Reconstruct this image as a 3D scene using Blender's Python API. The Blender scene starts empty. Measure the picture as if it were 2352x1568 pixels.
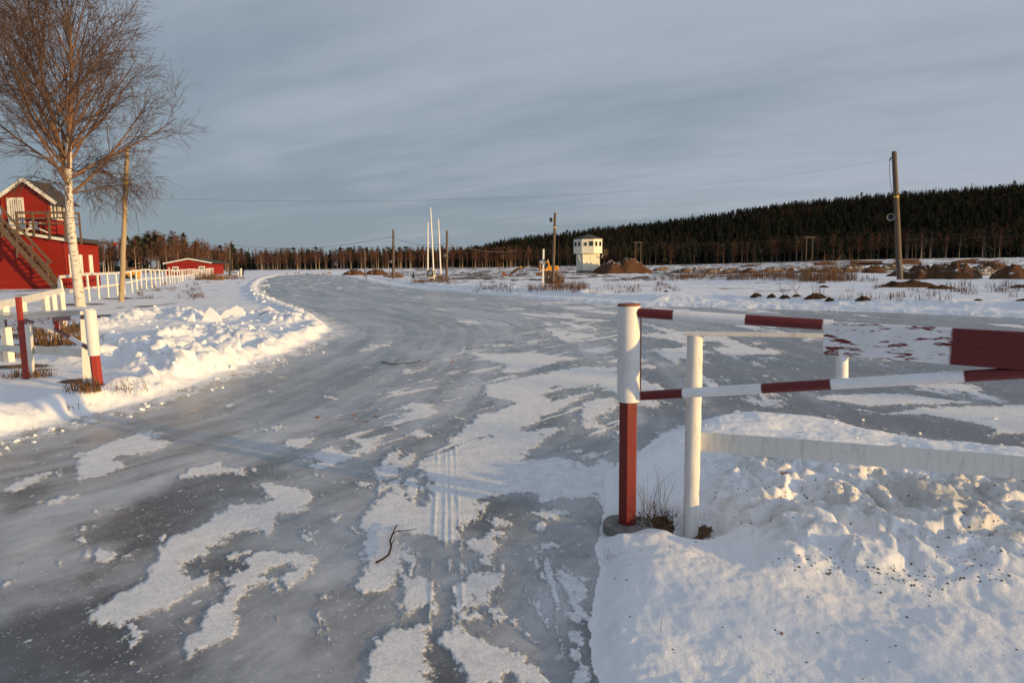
import bpy, math, random
import numpy as np
from mathutils import Vector, Matrix
R = math.radians
scene = bpy.context.scene
COL = scene.collection

# ------------------------------------------------------------------ camera
W_, H_ = 2352.0, 1568.0            # the picture measured in these units
F_ = 1568.0                        # 24 mm on a 36 mm sensor
PITCH = math.atan(180.0 / F_); ROLL = 0.012
CAMZ = 1.6
_f = Vector((0, math.cos(PITCH), -math.sin(PITCH)))
_r0 = Vector((1, 0, 0)); _u0 = Vector((0, math.sin(PITCH), math.cos(PITCH)))
_r = _r0 * math.cos(ROLL) - _u0 * math.sin(ROLL)
_u = _u0 * math.cos(ROLL) + _r0 * math.sin(ROLL)
cam_d = bpy.data.cameras.new('camera'); cam = bpy.data.objects.new('camera', cam_d); COL.objects.link(cam)
cam_d.sensor_width = 36; cam_d.lens = 24; cam_d.clip_start = 0.05; cam_d.clip_end = 4000
M = Matrix((( _r.x, _u.x, -_f.x, 0), (_r.y, _u.y, -_f.y, 0), (_r.z, _u.z, -_f.z, CAMZ), (0, 0, 0, 1)))
cam.matrix_world = M
scene.camera = cam

# ------------------------------------------------------------------ light, sky, exposure
SUN_AZ, SUN_EL = R(120), R(6.0)
w = bpy.data.worlds.new('World'); scene.world = w; w.use_nodes = True
def build_world():
    nt = w.node_tree; nt.nodes.clear(); N = nt.nodes.new; L = nt.links.new
    out = N('ShaderNodeOutputWorld'); bg = N('ShaderNodeBackground'); bg.inputs['Strength'].default_value = 0.1
    sky = N('ShaderNodeTexSky'); sky.sky_type = 'NISHITA'; sky.sun_disc = False
    sky.sun_elevation = SUN_EL; sky.sun_rotation = SUN_AZ; sky.air_density = 1.0; sky.dust_density = 0.6; sky.ozone_density = 2.0
    tc = N('ShaderNodeTexCoord'); sep = N('ShaderNodeSeparateXYZ'); L(tc.outputs['Generated'], sep.inputs[0])
    def math_(op, a, b=None, clamp=False):
        m = N('ShaderNodeMath'); m.operation = op; m.use_clamp = clamp
        for i, v in enumerate((a, b)):
            if v is None: continue
            if hasattr(v, 'is_output'): L(v, m.inputs[i])
            else: m.inputs[i].default_value = v
        return m.outputs[0]
    z = math_('MAXIMUM', sep.outputs['Z'], 0.0)
    zz = math_('ADD', z, 0.10)
    cx = math_('DIVIDE', sep.outputs['X'], zz); cy = math_('DIVIDE', sep.outputs['Y'], zz)
    comb = N('ShaderNodeCombineXYZ'); L(cx, comb.inputs[0]); L(cy, comb.inputs[1])
    mp0 = N('ShaderNodeMapping'); mp0.inputs['Rotation'].default_value = (0, 0, R(27)); L(comb.outputs[0], mp0.inputs[0])
    mp = N('ShaderNodeMapping'); mp.inputs['Scale'].default_value = (0.42, 1.0, 1); mp.inputs['Location'].default_value = (3.1, 1.7, 0); L(mp0.outputs[0], mp.inputs[0])
    n1 = N('ShaderNodeTexNoise'); n1.inputs['Scale'].default_value = 0.75; n1.inputs['Detail'].default_value = 7; n1.inputs['Roughness'].default_value = 0.52
    n1.inputs['Distortion'].default_value = 0.35; L(mp.outputs[0], n1.inputs['Vector'])
    n2 = N('ShaderNodeTexNoise'); n2.inputs['Scale'].default_value = 3.1; n2.inputs['Detail'].default_value = 6; n2.inputs['Roughness'].default_value = 0.55
    L(mp.outputs[0], n2.inputs['Vector'])
    cl = math_('ADD', math_('MULTIPLY', n1.outputs['Fac'], 0.70), math_('MULTIPLY', n2.outputs['Fac'], 0.34))
    # more cloud to the right of the view, and higher up
    side = math_('MULTIPLY', sep.outputs['X'], 0.34)
    up = math_('MULTIPLY', math_('MINIMUM', z, 0.5), 0.55)
    cl = math_('ADD', math_('ADD', cl, side), up)
    rmp = N('ShaderNodeMapRange'); rmp.interpolation_type = 'SMOOTHSTEP'
    rmp.inputs['From Min'].default_value = 0.41; rmp.inputs['From Max'].default_value = 0.84
    L(cl, rmp.inputs['Value'])
    mixc = N('ShaderNodeMix'); mixc.data_type = 'RGBA'
    mixc.inputs['A'].default_value = (2.6, 3.28, 3.95, 1)
    mixc.inputs['B'].default_value = (4.3, 4.75, 5.6, 1)
    L(rmp.outputs[0], mixc.inputs['Factor'])
    # brighter overhead and towards the sun (behind the camera, to the right)
    sd = (math.sin(SUN_AZ), math.cos(SUN_AZ))
    dot = math_('ADD', math_('MULTIPLY', sep.outputs['X'], sd[0]), math_('MULTIPLY', sep.outputs['Y'], sd[1]))
    mr = N('ShaderNodeMapRange'); mr.interpolation_type = 'SMOOTHSTEP'
    mr.inputs['From Min'].default_value = 0.42; mr.inputs['From Max'].default_value = 0.9; mr.inputs['To Min'].default_value = 1.0; mr.inputs['To Max'].default_value = 0.80
    L(z, mr.inputs['Value'])
    mr2 = N('ShaderNodeMapRange'); mr2.interpolation_type = 'SMOOTHSTEP'
    mr2.inputs['From Min'].default_value = 0.25; mr2.inputs['From Max'].default_value = 1.0; mr2.inputs['To Min'].default_value = 1.0; mr2.inputs['To Max'].default_value = 2.3
    L(dot, mr2.inputs['Value'])
    k = math_('MULTIPLY', mr.outputs[0], mr2.outputs[0])
    sc = N('ShaderNodeVectorMath'); sc.operation = 'SCALE'; L(mixc.outputs['Result'], sc.inputs[0]); L(k, sc.inputs['Scale'])
    mx = N('ShaderNodeMix'); mx.data_type = 'RGBA'; mx.inputs['Factor'].default_value = 0.12
    L(sc.outputs[0], mx.inputs['A']); L(sky.outputs[0], mx.inputs['B'])
    L(mx.outputs['Result'], bg.inputs['Color']); L(bg.outputs[0], out.inputs['Surface'])
build_world()
sl = bpy.data.lights.new('sun', 'SUN'); sl.energy = 5.0; sl.angle = R(0.55); sl.color = (1.0, 0.63, 0.21)
so = bpy.data.objects.new('sun', sl); COL.objects.link(so)
SUN = Vector((math.sin(SUN_AZ) * math.cos(SUN_EL), math.cos(SUN_AZ) * math.cos(SUN_EL), math.sin(SUN_EL)))
so.rotation_euler = SUN.to_track_quat('Z', 'Y').to_euler()
so.location = (20, -20, 30)
scene.view_settings.view_transform = 'Standard'; scene.view_settings.look = 'None'
scene.view_settings.gamma = 1; scene.view_settings.use_curve_mapping = False
scene.view_settings.exposure = 0.0

# ------------------------------------------------------------------ picture -> world
def ray(px, py):
    a = (px - W_ / 2) / F_; b = (H_ / 2 - py) / F_
    return (_f + _r * a + _u * b)
def G(px, py, z=0.0):                      # point on the level z
    d = ray(px, py); t = (z - CAMZ) / d.z
    return Vector((d.x * t, d.y * t, z))
def D(px, py, y):                          # point at distance y in front of the camera
    d = ray(px, py); t = y / d.y
    return Vector((d.x * t, y, CAMZ + d.z * t))

# ------------------------------------------------------------------ noise
def _hash(ix, iy, seed):
    h = (ix.astype(np.int64) * 374761393 + iy.astype(np.int64) * 668265263 + seed * 982451653) & 0xffffffff
    h = ((h ^ (h >> 13)) * 1274126177) & 0xffffffff
    return (h ^ (h >> 16)) & 0xffffffff
def pn(x, y, seed=0):
    x = np.asarray(x, float); y = np.asarray(y, float)
    xi = np.floor(x); yi = np.floor(y); fx = x - xi; fy = y - yi
    u = fx * fx * fx * (fx * (fx * 6 - 15) + 10); v = fy * fy * fy * (fy * (fy * 6 - 15) + 10)
    def g(dx, dy):
        a = _hash(xi + dx, yi + dy, seed) * (2 * math.pi / 4294967296.0)
        return np.cos(a) * (fx - dx) + np.sin(a) * (fy - dy)
    a = g(0, 0); b = g(1, 0); c = g(0, 1); d = g(1, 1)
    return ((a + (b - a) * u) + ((c + (d - c) * u) - (a + (b - a) * u)) * v) * 1.5
def fbm(x, y, o=4, seed=0, gain=0.5):
    s = 0; a = 1.0; t = 0
    for i in range(o):
        s = s + a * pn(x * 2 ** i + 17.3 * i, y * 2 ** i - 9.1 * i, seed + i); t += a; a *= gain
    return s / t
def billow(x, y, o=4, seed=0, gain=0.5):
    s = 0; a = 1.0; t = 0
    for i in range(o):
        s = s + a * (1 - np.abs(pn(x * 2 ** i + 5.3 * i, y * 2 ** i + 3.1 * i, seed + i)) * 2); t += a; a *= gain
    return s / t
def sstep(a, b, x):
    t = np.clip((x - a) / (b - a), 0, 1); return t * t * (3 - 2 * t)
def sd_poly(x, y, poly, pad=None):
    """signed distance to a closed polygon, negative inside; outside the padded box: pad"""
    P = np.array([(p[0], p[1]) for p in poly], float)
    if pad is not None:
        res = np.full(x.shape, pad, float)
        m = (x > P[:, 0].min() - pad) & (x < P[:, 0].max() + pad) & (y > P[:, 1].min() - pad) & (y < P[:, 1].max() + pad)
        if not m.any(): return res
        res[m] = np.minimum(sd_poly(x[m], y[m], poly), pad); return res
    d2 = np.full(x.shape, 1e18); ins = np.zeros(x.shape, bool)
    for i in range(len(P)):
        ax, ay = P[i - 1]; bx, by = P[i]
        ex, ey = bx - ax, by - ay; l2 = ex * ex + ey * ey
        if l2 < 1e-12: continue
        t = np.clip(((x - ax) * ex + (y - ay) * ey) / l2, 0, 1)
        dx = x - ax - t * ex; dy = y - ay - t * ey
        d2 = np.minimum(d2, dx * dx + dy * dy)
        if by != ay:
            c = (ay > y) != (by > y)
            ins ^= c & (x < (bx - ax) * (y - ay) / (by - ay) + ax)
    d = np.sqrt(d2); return np.where(ins, -d, d)

# ------------------------------------------------------------------ object helpers
def tag(o, label=None, cat=None, group=None, kind=None):
    if label: o['label'] = label
    if cat: o['category'] = cat
    if group: o['group'] = group
    if kind: o['kind'] = kind
    return o
def thing(name, loc, label, cat, group=None):
    o = bpy.data.objects.new(name, None); o.empty_display_size = 0.2; COL.objects.link(o); o.location = loc
    return tag(o, label, cat, group)
def wloc(o):
    v = Vector((0, 0, 0))
    while o is not None: v = v + o.location; o = o.parent
    return v
class MB:
    """collects shapes given in world coordinates, builds ONE mesh object"""
    def __init__(s): s.v = []; s.f = []; s.a = []; s.mi = []
    def add(s, vs, fs, a=0.0, mi=0):
        k = len(s.v); s.v += [tuple(p) for p in vs]
        s.a += list(a) if hasattr(a, '__len__') else [a] * len(vs)
        s.f += [tuple(i + k for i in f) for f in fs]; s.mi += [mi] * len(fs)
        return s
    def box(s, c, size, rz=0.0, a=0.0, mi=0):
        x, y, z = (q / 2 for q in size); m = Matrix.Rotation(rz, 3, 'Z'); c = Vector(c)
        vs = [c + m @ Vector(p) for p in ((-x,-y,-z),(x,-y,-z),(x,y,-z),(-x,y,-z),(-x,-y,z),(x,-y,z),(x,y,z),(-x,y,z))]
        return s.add(vs, [(0,3,2,1),(4,5,6,7),(0,1,5,4),(1,2,6,5),(2,3,7,6),(3,0,4,7)], a, mi)
    def bar(s, p0, p1, wid, hei, up=(0, 0, 1), a=0.0, mi=0, n=1, jit=0.0, rnd=None, fa=None):
        """rectangular bar, n lengthwise pieces; wid sideways, hei along up"""
        p0 = Vector(p0); p1 = Vector(p1); d = (p1 - p0).normalized(); up = Vector(up)
        sd = d.cross(up); sd.normalize(); u2 = sd.cross(d).normalized()
        vs = []; fs = []; at = []
        for i in range(n + 1):
            t = i / n; p = p0.lerp(p1, t); j = (rnd.uniform(-jit, jit) if rnd else 0); j2 = (rnd.uniform(-jit, jit) if rnd else 0)
            p = p + u2 * j + sd * j2
            vs += [p - sd * wid / 2 - u2 * hei / 2, p + sd * wid / 2 - u2 * hei / 2, p + sd * wid / 2 + u2 * hei / 2, p - sd * wid / 2 + u2 * hei / 2]
            at += [fa(t) if fa else a] * 4
            if i:
                k = 4 * i
                for q in range(4): fs.append((k - 4 + q, k - 4 + (q + 1) % 4, k + (q + 1) % 4, k + q))
        fs += [(3, 2, 1, 0), (4 * n, 4 * n + 1, 4 * n + 2, 4 * n + 3)]
        return s.add(vs, fs, at, mi)
    def tube(s, pts, rad, n=8, a=0.0, cap=True, mi=0, ph=0.0):
        pts = [Vector(p) for p in pts]; m = len(pts)
        if not hasattr(rad, '__len__'): rad = [rad] * m
        vs = []; fs = []; at = []; prev = None
        for i, p in enumerate(pts):
            d = (pts[min(i + 1, m - 1)] - pts[max(i - 1, 0)])
            if d.length < 1e-9: d = Vector((0, 0, 1))
            d.normalize()
            if prev is None:
                ref = Vector((1, 0, 0)) if abs(d.x) < 0.9 else Vector((0, 1, 0))
                e1 = (ref - d * ref.dot(d)).normalized()
            else: e1 = (prev - d * prev.dot(d)).normalized()
            prev = e1; e2 = d.cross(e1)
            for q in range(n):
                t = 2 * math.pi * q / n + ph
                vs.append(p + (e1 * math.cos(t) + e2 * math.sin(t)) * rad[i])
            at += [a[i] if hasattr(a, '__len__') else a] * n
            if i:
                k = n * i
                for q in range(n): fs.append((k - n + q, k - n + (q + 1) % n, k + (q + 1) % n, k + q))
        if cap: fs += [tuple(range(n - 1, -1, -1)), tuple(range(n * (m - 1), n * m))]
        return s.add(vs, fs, at, mi)
    def prism(s, outline, off, a=0.0, mi=0):
        """flat outline (list of points) pushed along the vector off"""
        n = len(outline); off = Vector(off); o = [Vector(p) for p in outline]
        fs = [tuple(range(n - 1, -1, -1)), tuple(range(n, 2 * n))] + [(i, (i + 1) % n, n + (i + 1) % n, n + i) for i in range(n)]
        return s.add(o + [p + off for p in o], fs, a, mi)
    def build(s, name, mats, parent=None, smooth=False, loc=None, bevel=0.0):
        me = bpy.data.meshes.new(name)
        base = wloc(parent) if parent else Vector(loc or (0, 0, 0))
        me.from_pydata([(p[0] - base.x, p[1] - base.y, p[2] - base.z) for p in s.v], [], s.f)
        if not isinstance(mats, (list, tuple)): mats = [mats]
        for m in mats: me.materials.append(m)
        if len(mats) > 1: me.polygons.foreach_set('material_index', s.mi)
        at = me.attributes.new('a', 'FLOAT', 'POINT'); at.data.foreach_set('value', s.a)
        me.validate(); me.update()
        import bmesh
        bm = bmesh.new(); bm.from_mesh(me); bmesh.ops.recalc_face_normals(bm, faces=bm.faces); bm.to_mesh(me); bm.free()
        if smooth:
            me.polygons.foreach_set('use_smooth', [True] * len(me.polygons))
            me.set_sharp_from_angle(angle=R(42))
        o = bpy.data.objects.new(name, me); COL.objects.link(o)
        if parent: o.parent = parent
        else: o.location = base
        if bevel:
            b = o.modifiers.new('bevel', 'BEVEL'); b.width = bevel; b.segments = 2; b.limit_method = 'ANGLE'
        return o
def np_mesh(name, verts, faces, mats, attrs=None, colors=None, smooth=False, parent=None, loc=(0, 0, 0)):
    """numpy mesh: faces (m,3) or (m,4)"""
    me = bpy.data.meshes.new(name); verts = np.asarray(verts, np.float32); faces = np.asarray(faces, np.int32)
    me.vertices.add(len(verts)); me.vertices.foreach_set('co', verts.ravel())
    k = faces.shape[1]; m = len(faces)
    me.loops.add(m * k); me.loops.foreach_set('vertex_index', faces.ravel())
    me.polygons.add(m); me.polygons.foreach_set('loop_start', np.arange(0, m * k, k, dtype=np.int32))
    try: me.polygons.foreach_set('loop_total', np.full(m, k, dtype=np.int32))
    except Exception: pass
    if smooth: me.polygons.foreach_set('use_smooth', np.ones(m, bool))
    for nm, ar in (attrs or {}).items():
        at = me.attributes.new(nm, 'FLOAT', 'POINT'); at.data.foreach_set('value', np.asarray(ar, np.float32))
    if colors is not None:
        at = me.attributes.new('col', 'FLOAT_COLOR', 'POINT'); at.data.foreach_set('color', np.asarray(colors, np.float32).ravel())
    me.update(calc_edges=True); me.validate()
    for mt in (mats if isinstance(mats, (list, tuple)) else [mats]): me.materials.append(mt)
    o = bpy.data.objects.new(name, me); COL.objects.link(o); o.location = loc
    if parent: o.parent = parent
    return o

# ------------------------------------------------------------------ materials
class NT:
    def __init__(s, name):
        s.m = bpy.data.materials.new(name); s.m.use_nodes = True; s.t = s.m.node_tree; s.t.nodes.clear()
        s.out = s.N('ShaderNodeOutputMaterial'); s.p = s.N('ShaderNodeBsdfPrincipled'); s.L(s.p.outputs[0], s.out.inputs['Surface'])
        s.tc = s.N('ShaderNodeTexCoord'); s.obj = s.tc.outputs['Object']
    def N(s, t): return s.t.nodes.new(t)
    def L(s, a, b): s.t.links.new(a, b)
    def setv(s, sock, v):
        if hasattr(v, 'is_output'): s.L(v, sock)
        else: sock.default_value = (v if not (hasattr(v, '__len__') and len(v) == 3 and sock.type == 'RGBA') else (*v, 1))
    def attr(s, n, fac=True):
        a = s.N('ShaderNodeAttribute'); a.attribute_name = n; return a.outputs['Fac' if fac else 'Color']
    def map(s, v, scale=(1, 1, 1), rot=(0, 0, 0)):
        m = s.N('ShaderNodeMapping'); s.L(v, m.inputs[0]); m.inputs['Scale'].default_value = scale; m.inputs['Rotation'].default_value = rot; return m.outputs[0]
    def noise(s, scale, detail=4, rough=0.55, vec=None, dist=0.0):
        n = s.N('ShaderNodeTexNoise'); n.inputs['Scale'].default_value = scale; n.inputs['Detail'].default_value = detail
        n.inputs['Roughness'].default_value = rough; n.inputs['Distortion'].default_value = dist; s.L(vec or s.obj, n.inputs['Vector']); return n.outputs['Fac']
    def math(s, op, a, b=0.0, clamp=False):
        m = s.N('ShaderNodeMath'); m.operation = op; m.use_clamp = clamp; s.setv(m.inputs[0], a); s.setv(m.inputs[1], b); return m.outputs[0]
    def rng(s, v, a, b, c=0.0, d=1.0, smooth=True):
        m = s.N('ShaderNodeMapRange'); m.interpolation_type = 'SMOOTHSTEP' if smooth else 'LINEAR'
        s.setv(m.inputs['Value'], v)
        for k, q in zip(('From Min', 'From Max', 'To Min', 'To Max'), (a, b, c, d)): s.setv(m.inputs[k], q)
        return m.outputs[0]
    def mix(s, f, a, b):
        m = s.N('ShaderNodeMix'); m.data_type = 'RGBA'; s.setv(m.inputs['Factor'], f); s.setv(m.inputs['A'], a); s.setv(m.inputs['B'], b); return m.outputs['Result']
    def bump(s, h, strength=0.3, dist=0.02, nrm=None):
        b = s.N('ShaderNodeBump'); b.inputs['Strength'].default_value = strength; b.inputs['Distance'].default_value = dist; s.L(h, b.inputs['Height'])
        if nrm: s.L(nrm, b.inputs['Normal'])
        return b.outputs[0]
    def fin(s, col, rough=0.6, spec=0.4, nrm=None, metal=0.0):
        s.setv(s.p.inputs['Base Color'], col); s.setv(s.p.inputs['Roughness'], rough); s.setv(s.p.inputs['Specular IOR Level'], spec)
        s.setv(s.p.inputs['Metallic'], metal)
        if nrm: s.L(nrm, s.p.inputs['Normal'])
        return s.m

def mat_snow(name='snow'):
    n = NT(name)
    dirt = n.attr('dirt'); gr = n.attr('grassy')
    fine = n.noise(38, 5, 0.6); big = n.noise(3.0, 4, 0.6); med = n.noise(12, 4, 0.6)
    base = n.mix(big, (0.80, 0.82, 0.86), (0.88, 0.88, 0.90))
    # grit lying in the snow
    v = n.N('ShaderNodeTexVoronoi'); v.inputs['Scale'].default_value = 24; n.L(n.obj, v.inputs['Vector'])
    spot = n.rng(v.outputs['Distance'], 0.10, 0.20, 1, 0)
    vc = n.N('ShaderNodeSeparateColor'); n.L(v.outputs['Color'], vc.inputs[0])
    pick = n.rng(n.math('ADD', n.math('MULTIPLY', dirt, 0.55), 0.0), n.math('SUBTRACT', vc.outputs[0], 0.02), vc.outputs[0], 0, 1)
    spot = n.math('MULTIPLY', spot, pick)
    film = n.math('MULTIPLY', n.rng(n.math('ADD', n.math('MULTIPLY', med, 0.9), n.math('MULTIPLY', dirt, 0.6)), 0.62, 1.0), 0.55)
    col = n.mix(film, base, (0.42, 0.39, 0.33))
    col = n.mix(n.math('MULTIPLY', spot, 0.9), col, (0.045, 0.04, 0.035))
    wood = n.attr('track')
    g = n.rng(n.math('ADD', gr, n.math('MULTIPLY', n.math('SUBTRACT', fine, 0.5), 0.7)), 0.46, 0.60)
    gcol = n.mix(n.noise(25, 3, 0.6), (0.05, 0.028, 0.016), (0.17, 0.10, 0.05))
    col = n.mix(g, col, gcol)
    col = n.mix(wood, col, (0.016, 0.014, 0.010))
    h = n.math('ADD', n.math('MULTIPLY', fine, 0.5), n.math('ADD', n.math('MULTIPLY', n.noise(150, 3, 0.7), 0.30), n.math('MULTIPLY', med, 0.35)))
    nb = n.bump(h, 0.45, 0.022)
    return n.fin(col, 0.62, n.math('MULTIPLY', n.math('SUBTRACT', 1.0, wood), 0.22), nb)
def mat_road():
    n = NT('icy_road')
    sn = n.attr('snow'); milk = n.attr('milk'); trk = n.attr('track')
    # streaks lie along the way the traffic turns
    sv = n.map(n.obj, (1, 1, 1), (0, 0, R(28))); st = n.map(sv, (3.0, 0.8, 1))
    streak = n.noise(2.2, 6, 0.62, st, 0.6); fine = n.noise(45, 5, 0.65); med = n.noise(9, 5, 0.6); grain = n.noise(170, 3, 0.7)
    edge = n.math('ADD', n.math('MULTIPLY', n.math('SUBTRACT', fine, 0.5), 0.55), n.math('MULTIPLY', n.math('SUBTRACT', n.noise(16, 6, 0.68, n.map(sv, (2.4, 0.9, 1))), 0.5), 0.9))
    s = n.rng(n.math('ADD', n.math('ADD', sn, edge), n.math('MULTIPLY', n.math('SUBTRACT', grain, 0.5), 0.35)), 0.42, 0.62)
    mk = n.math('ADD', n.math('MULTIPLY', milk, 0.85), n.math('MULTIPLY', n.math('SUBTRACT', streak, 0.5), 0.55))
    mk = n.math('ADD', mk, n.math('ADD', n.math('MULTIPLY', n.math('SUBTRACT', med, 0.5), 0.30), n.math('MULTIPLY', n.math('SUBTRACT', n.noise(2.6, 5, 0.6), 0.5), 0.6)))
    ramp = n.rng(mk, 0.0, 1.0)
    ice = n.mix(ramp, (0.10, 0.10, 0.102), (0.60, 0.615, 0.64))
    ice = n.mix(n.rng(n.noise(1.3, 4, 0.6), 0.52, 0.75, 0, 0.35), ice, (0.20, 0.165, 0.13))
    # frost grains scattered over the ice
    fr = n.math('MULTIPLY', n.rng(grain, 0.60, 0.70), n.rng(n.noise(4.0, 4, 0.6, st), 0.45, 0.66))
    def specks(scale, share, r0):
        vo = n.N('ShaderNodeTexVoronoi'); vo.inputs['Scale'].default_value = scale; n.L(n.map(sv, (1.3, 0.8, 1)), vo.inputs['Vector'])
        sp = n.N('ShaderNodeSeparateColor'); n.L(vo.outputs['Color'], sp.inputs[0])
        rad = n.math('MULTIPLY', n.math('SUBTRACT', share, sp.outputs[0]), r0 / share)
        return n.rng(n.math('ADD', vo.outputs['Distance'], n.math('MULTIPLY', n.math('SUBTRACT', fine, 0.5), 0.10)), rad, n.math('SUBTRACT', rad, 0.05), 0, 1)
    dens = n.rng(n.noise(1.6, 4, 0.65, st), 0.34, 0.55)
    fr = n.math('MAXIMUM', fr, n.math('MULTIPLY', n.math('MAXIMUM', specks(42, 0.22, 0.36), n.math('MAXIMUM', specks(15, 0.14, 0.36), specks(90, 0.3, 0.38))), dens), True)
    col = n.mix(n.math('MULTIPLY', fr, 0.8), ice, (0.74, 0.75, 0.77))
    col = n.mix(s, col, n.mix(n.rng(n.math('ADD', n.math('MULTIPLY', fine, 0.6), n.math('MULTIPLY', med, 0.4)), 0.36, 0.62), (0.68, 0.70, 0.74), (0.90, 0.91, 0.93)))
    rough = n.mix(s, n.mix(ramp, (0.20,) * 3, (0.42,) * 3), (0.65,) * 3)
    # tyre tread pressed into the snow
    wv = n.N('ShaderNodeTexWave'); wv.wave_type = 'BANDS'; wv.bands_direction = 'X'; wv.inputs['Scale'].default_value = 12.0; wv.inputs['Distortion'].default_value = 0.5; wv.inputs['Detail'].default_value = 2
    n.L(n.map(n.obj, (1, 1, 1), (0, 0, R(-6))), wv.inputs['Vector'])
    tr = n.math('MULTIPLY', wv.outputs['Fac'], n.math('MULTIPLY', trk, n.rng(n.noise(5.0, 4, 0.6), 0.38, 0.62)))
    h = n.math('ADD', n.math('MULTIPLY', n.math('ADD', s, n.math('MULTIPLY', fr, 0.3)), 0.28), n.math('MULTIPLY', n.math('ADD', fine, grain), n.math('ADD', n.math('MULTIPLY', s, 0.95), 0.10)))
    h = n.math('ADD', h, n.math('ADD', n.math('MULTIPLY', tr, n.math('MULTIPLY', s, 0.10)), n.math('MULTIPLY', med, 0.35)))
    return n.fin(col, rough, n.math('SUBTRACT', 0.38, n.math('MULTIPLY', s, 0.2)), n.bump(h, 0.55, 0.018))
def mat_paint(name, col, dirt=(0.25, 0.2, 0.15), amt=0.25, rough=0.45, scale=6, stretch=(1, 1, 1), bumpv=0.15):
    n = NT(name); v = n.map(n.obj, stretch)
    a = n.noise(scale, 6, 0.65, v); b = n.noise(scale * 9, 4, 0.6, v)
    k = n.math('MULTIPLY', n.rng(n.math('ADD', n.math('MULTIPLY', a, 0.7), n.math('MULTIPLY', b, 0.3)), 0.48, 0.72), amt)
    c = n.mix(k, col, dirt)
    return n.fin(c, n.rng(b, 0.3, 0.7, rough - 0.08, rough + 0.12), 0.4, n.bump(n.math('ADD', a, n.math('MULTIPLY', b, 0.6)), bumpv, 0.01))
def mat_banded(name, wear=0.0):
    """white to red paint after attribute a, with flaking"""
    n = NT(name); a = n.attr('a')
    sv = n.map(n.obj, (2.0, 2.0, 15))
    k1 = n.noise(5.0, 7, 0.68, sv); k2 = n.noise(60, 4, 0.6)
    blend = n.rng(n.math('ADD', a, n.math('MULTIPLY', n.math('SUBTRACT', k2, 0.5), 0.25)), 0.35, 0.65)
    white = n.mix(n.rng(n.noise(9, 4, 0.6), 0.35, 0.75), (0.86, 0.85, 0.88), (0.75, 0.74, 0.75))
    if wear:
        mvv = n.N('ShaderNodeMapping'); mvv.inputs['Location'].default_value = (0.7, 2.3, 1.1); n.L(n.map(n.obj, (1.3, 1.3, 5)), mvv.inputs[0]); big = n.noise(3.2, 3, 0.5, mvv.outputs[0])
        f = n.rng(n.math('ADD', n.math('MULTIPLY', k1, 0.72), n.math('MULTIPLY', big, 0.28)), 0.557 - wear * 0.02, 0.567 - wear * 0.02)
        white = n.mix(f, white, (0.15, 0.014, 0.016))
    red = n.mix(n.rng(n.noise(7, 5, 0.6, sv), 0.4, 0.8), (0.145, 0.014, 0.015), (0.085, 0.012, 0.013))
    c = n.mix(blend, white, red)
    return n.fin(c, n.rng(k2, 0.3, 0.7, 0.32, 0.5), 0.45, n.bump(n.math('ADD', n.math('MULTIPLY', k2, 0.3), k1), 0.12 + 0.3 * wear, 0.006))
def mat_siding(name, c1, c2, step=0.14, vertical=False):
    n = NT(name); sep = n.N('ShaderNodeSeparateXYZ'); n.L(n.obj, sep.inputs[0])
    z = n.math('DIVIDE', sep.outputs['Z'], step); fr = n.math('FRACT', z); fl = n.math('FLOOR', z)
    wn = n.N('ShaderNodeTexWhiteNoise'); wn.noise_dimensions = '1D'; n.L(fl, wn.inputs['W'])
    gap = n.rng(fr, 0.03, 0.10)
    st = n.noise(3.0, 6, 0.65, n.map(n.obj, (1, 1, 12)))
    c = n.mix(n.math('ADD', n.math('MULTIPLY', wn.outputs['Value'], 0.5), n.math('MULTIPLY', st, 0.5)), c1, c2)
    c = n.mix(n.math('MULTIPLY', n.math('SUBTRACT', 1.0, gap), 0.55), c, tuple(q * 0.25 for q in c1))
    return n.fin(c, 0.7, 0.25, n.bump(n.math('ADD', n.math('MULTIPLY', fr, 0.5), n.math('MULTIPLY', st, 0.5)), 0.6, 0.02))
def mat_wood(name, c1, c2, stretch=(10, 10, 1)):
    n = NT(name); v = n.map(n.obj, stretch); a = n.noise(3, 6, 0.65, v); b = n.noise(18, 4, 0.6, v)
    c = n.mix(n.rng(n.math('ADD', n.math('MULTIPLY', a, 0.6), n.math('MULTIPLY', b, 0.4)), 0.35, 0.65), c1, c2)
    return n.fin(c, 0.75, 0.2, n.bump(b, 0.3, 0.01))
def mat_tint(name, rough=0.8):
    n = NT(name); a = n.N('ShaderNodeAttribute'); a.attribute_name = 'col'
    n.setv(n.p.inputs['Specular IOR Level'], 0.1)
    return n.fin(a.outputs['Color'], rough, 0.1)
def mat_plain(name, c1, c2, scale=8, rough=0.7, spec=0.3, bumpv=0.3, metal=0.0, bd=0.02):
    n = NT(name); a = n.noise(scale, 6, 0.65); b = n.noise(scale * 6, 4, 0.6)
    c = n.mix(n.rng(n.math('ADD', n.math('MULTIPLY', a, 0.65), n.math('MULTIPLY', b, 0.35)), 0.35, 0.65), c1, c2)
    return n.fin(c, rough, spec, n.bump(n.math('ADD', a, n.math('MULTIPLY', b, 0.5)), bumpv, bd), metal)
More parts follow.
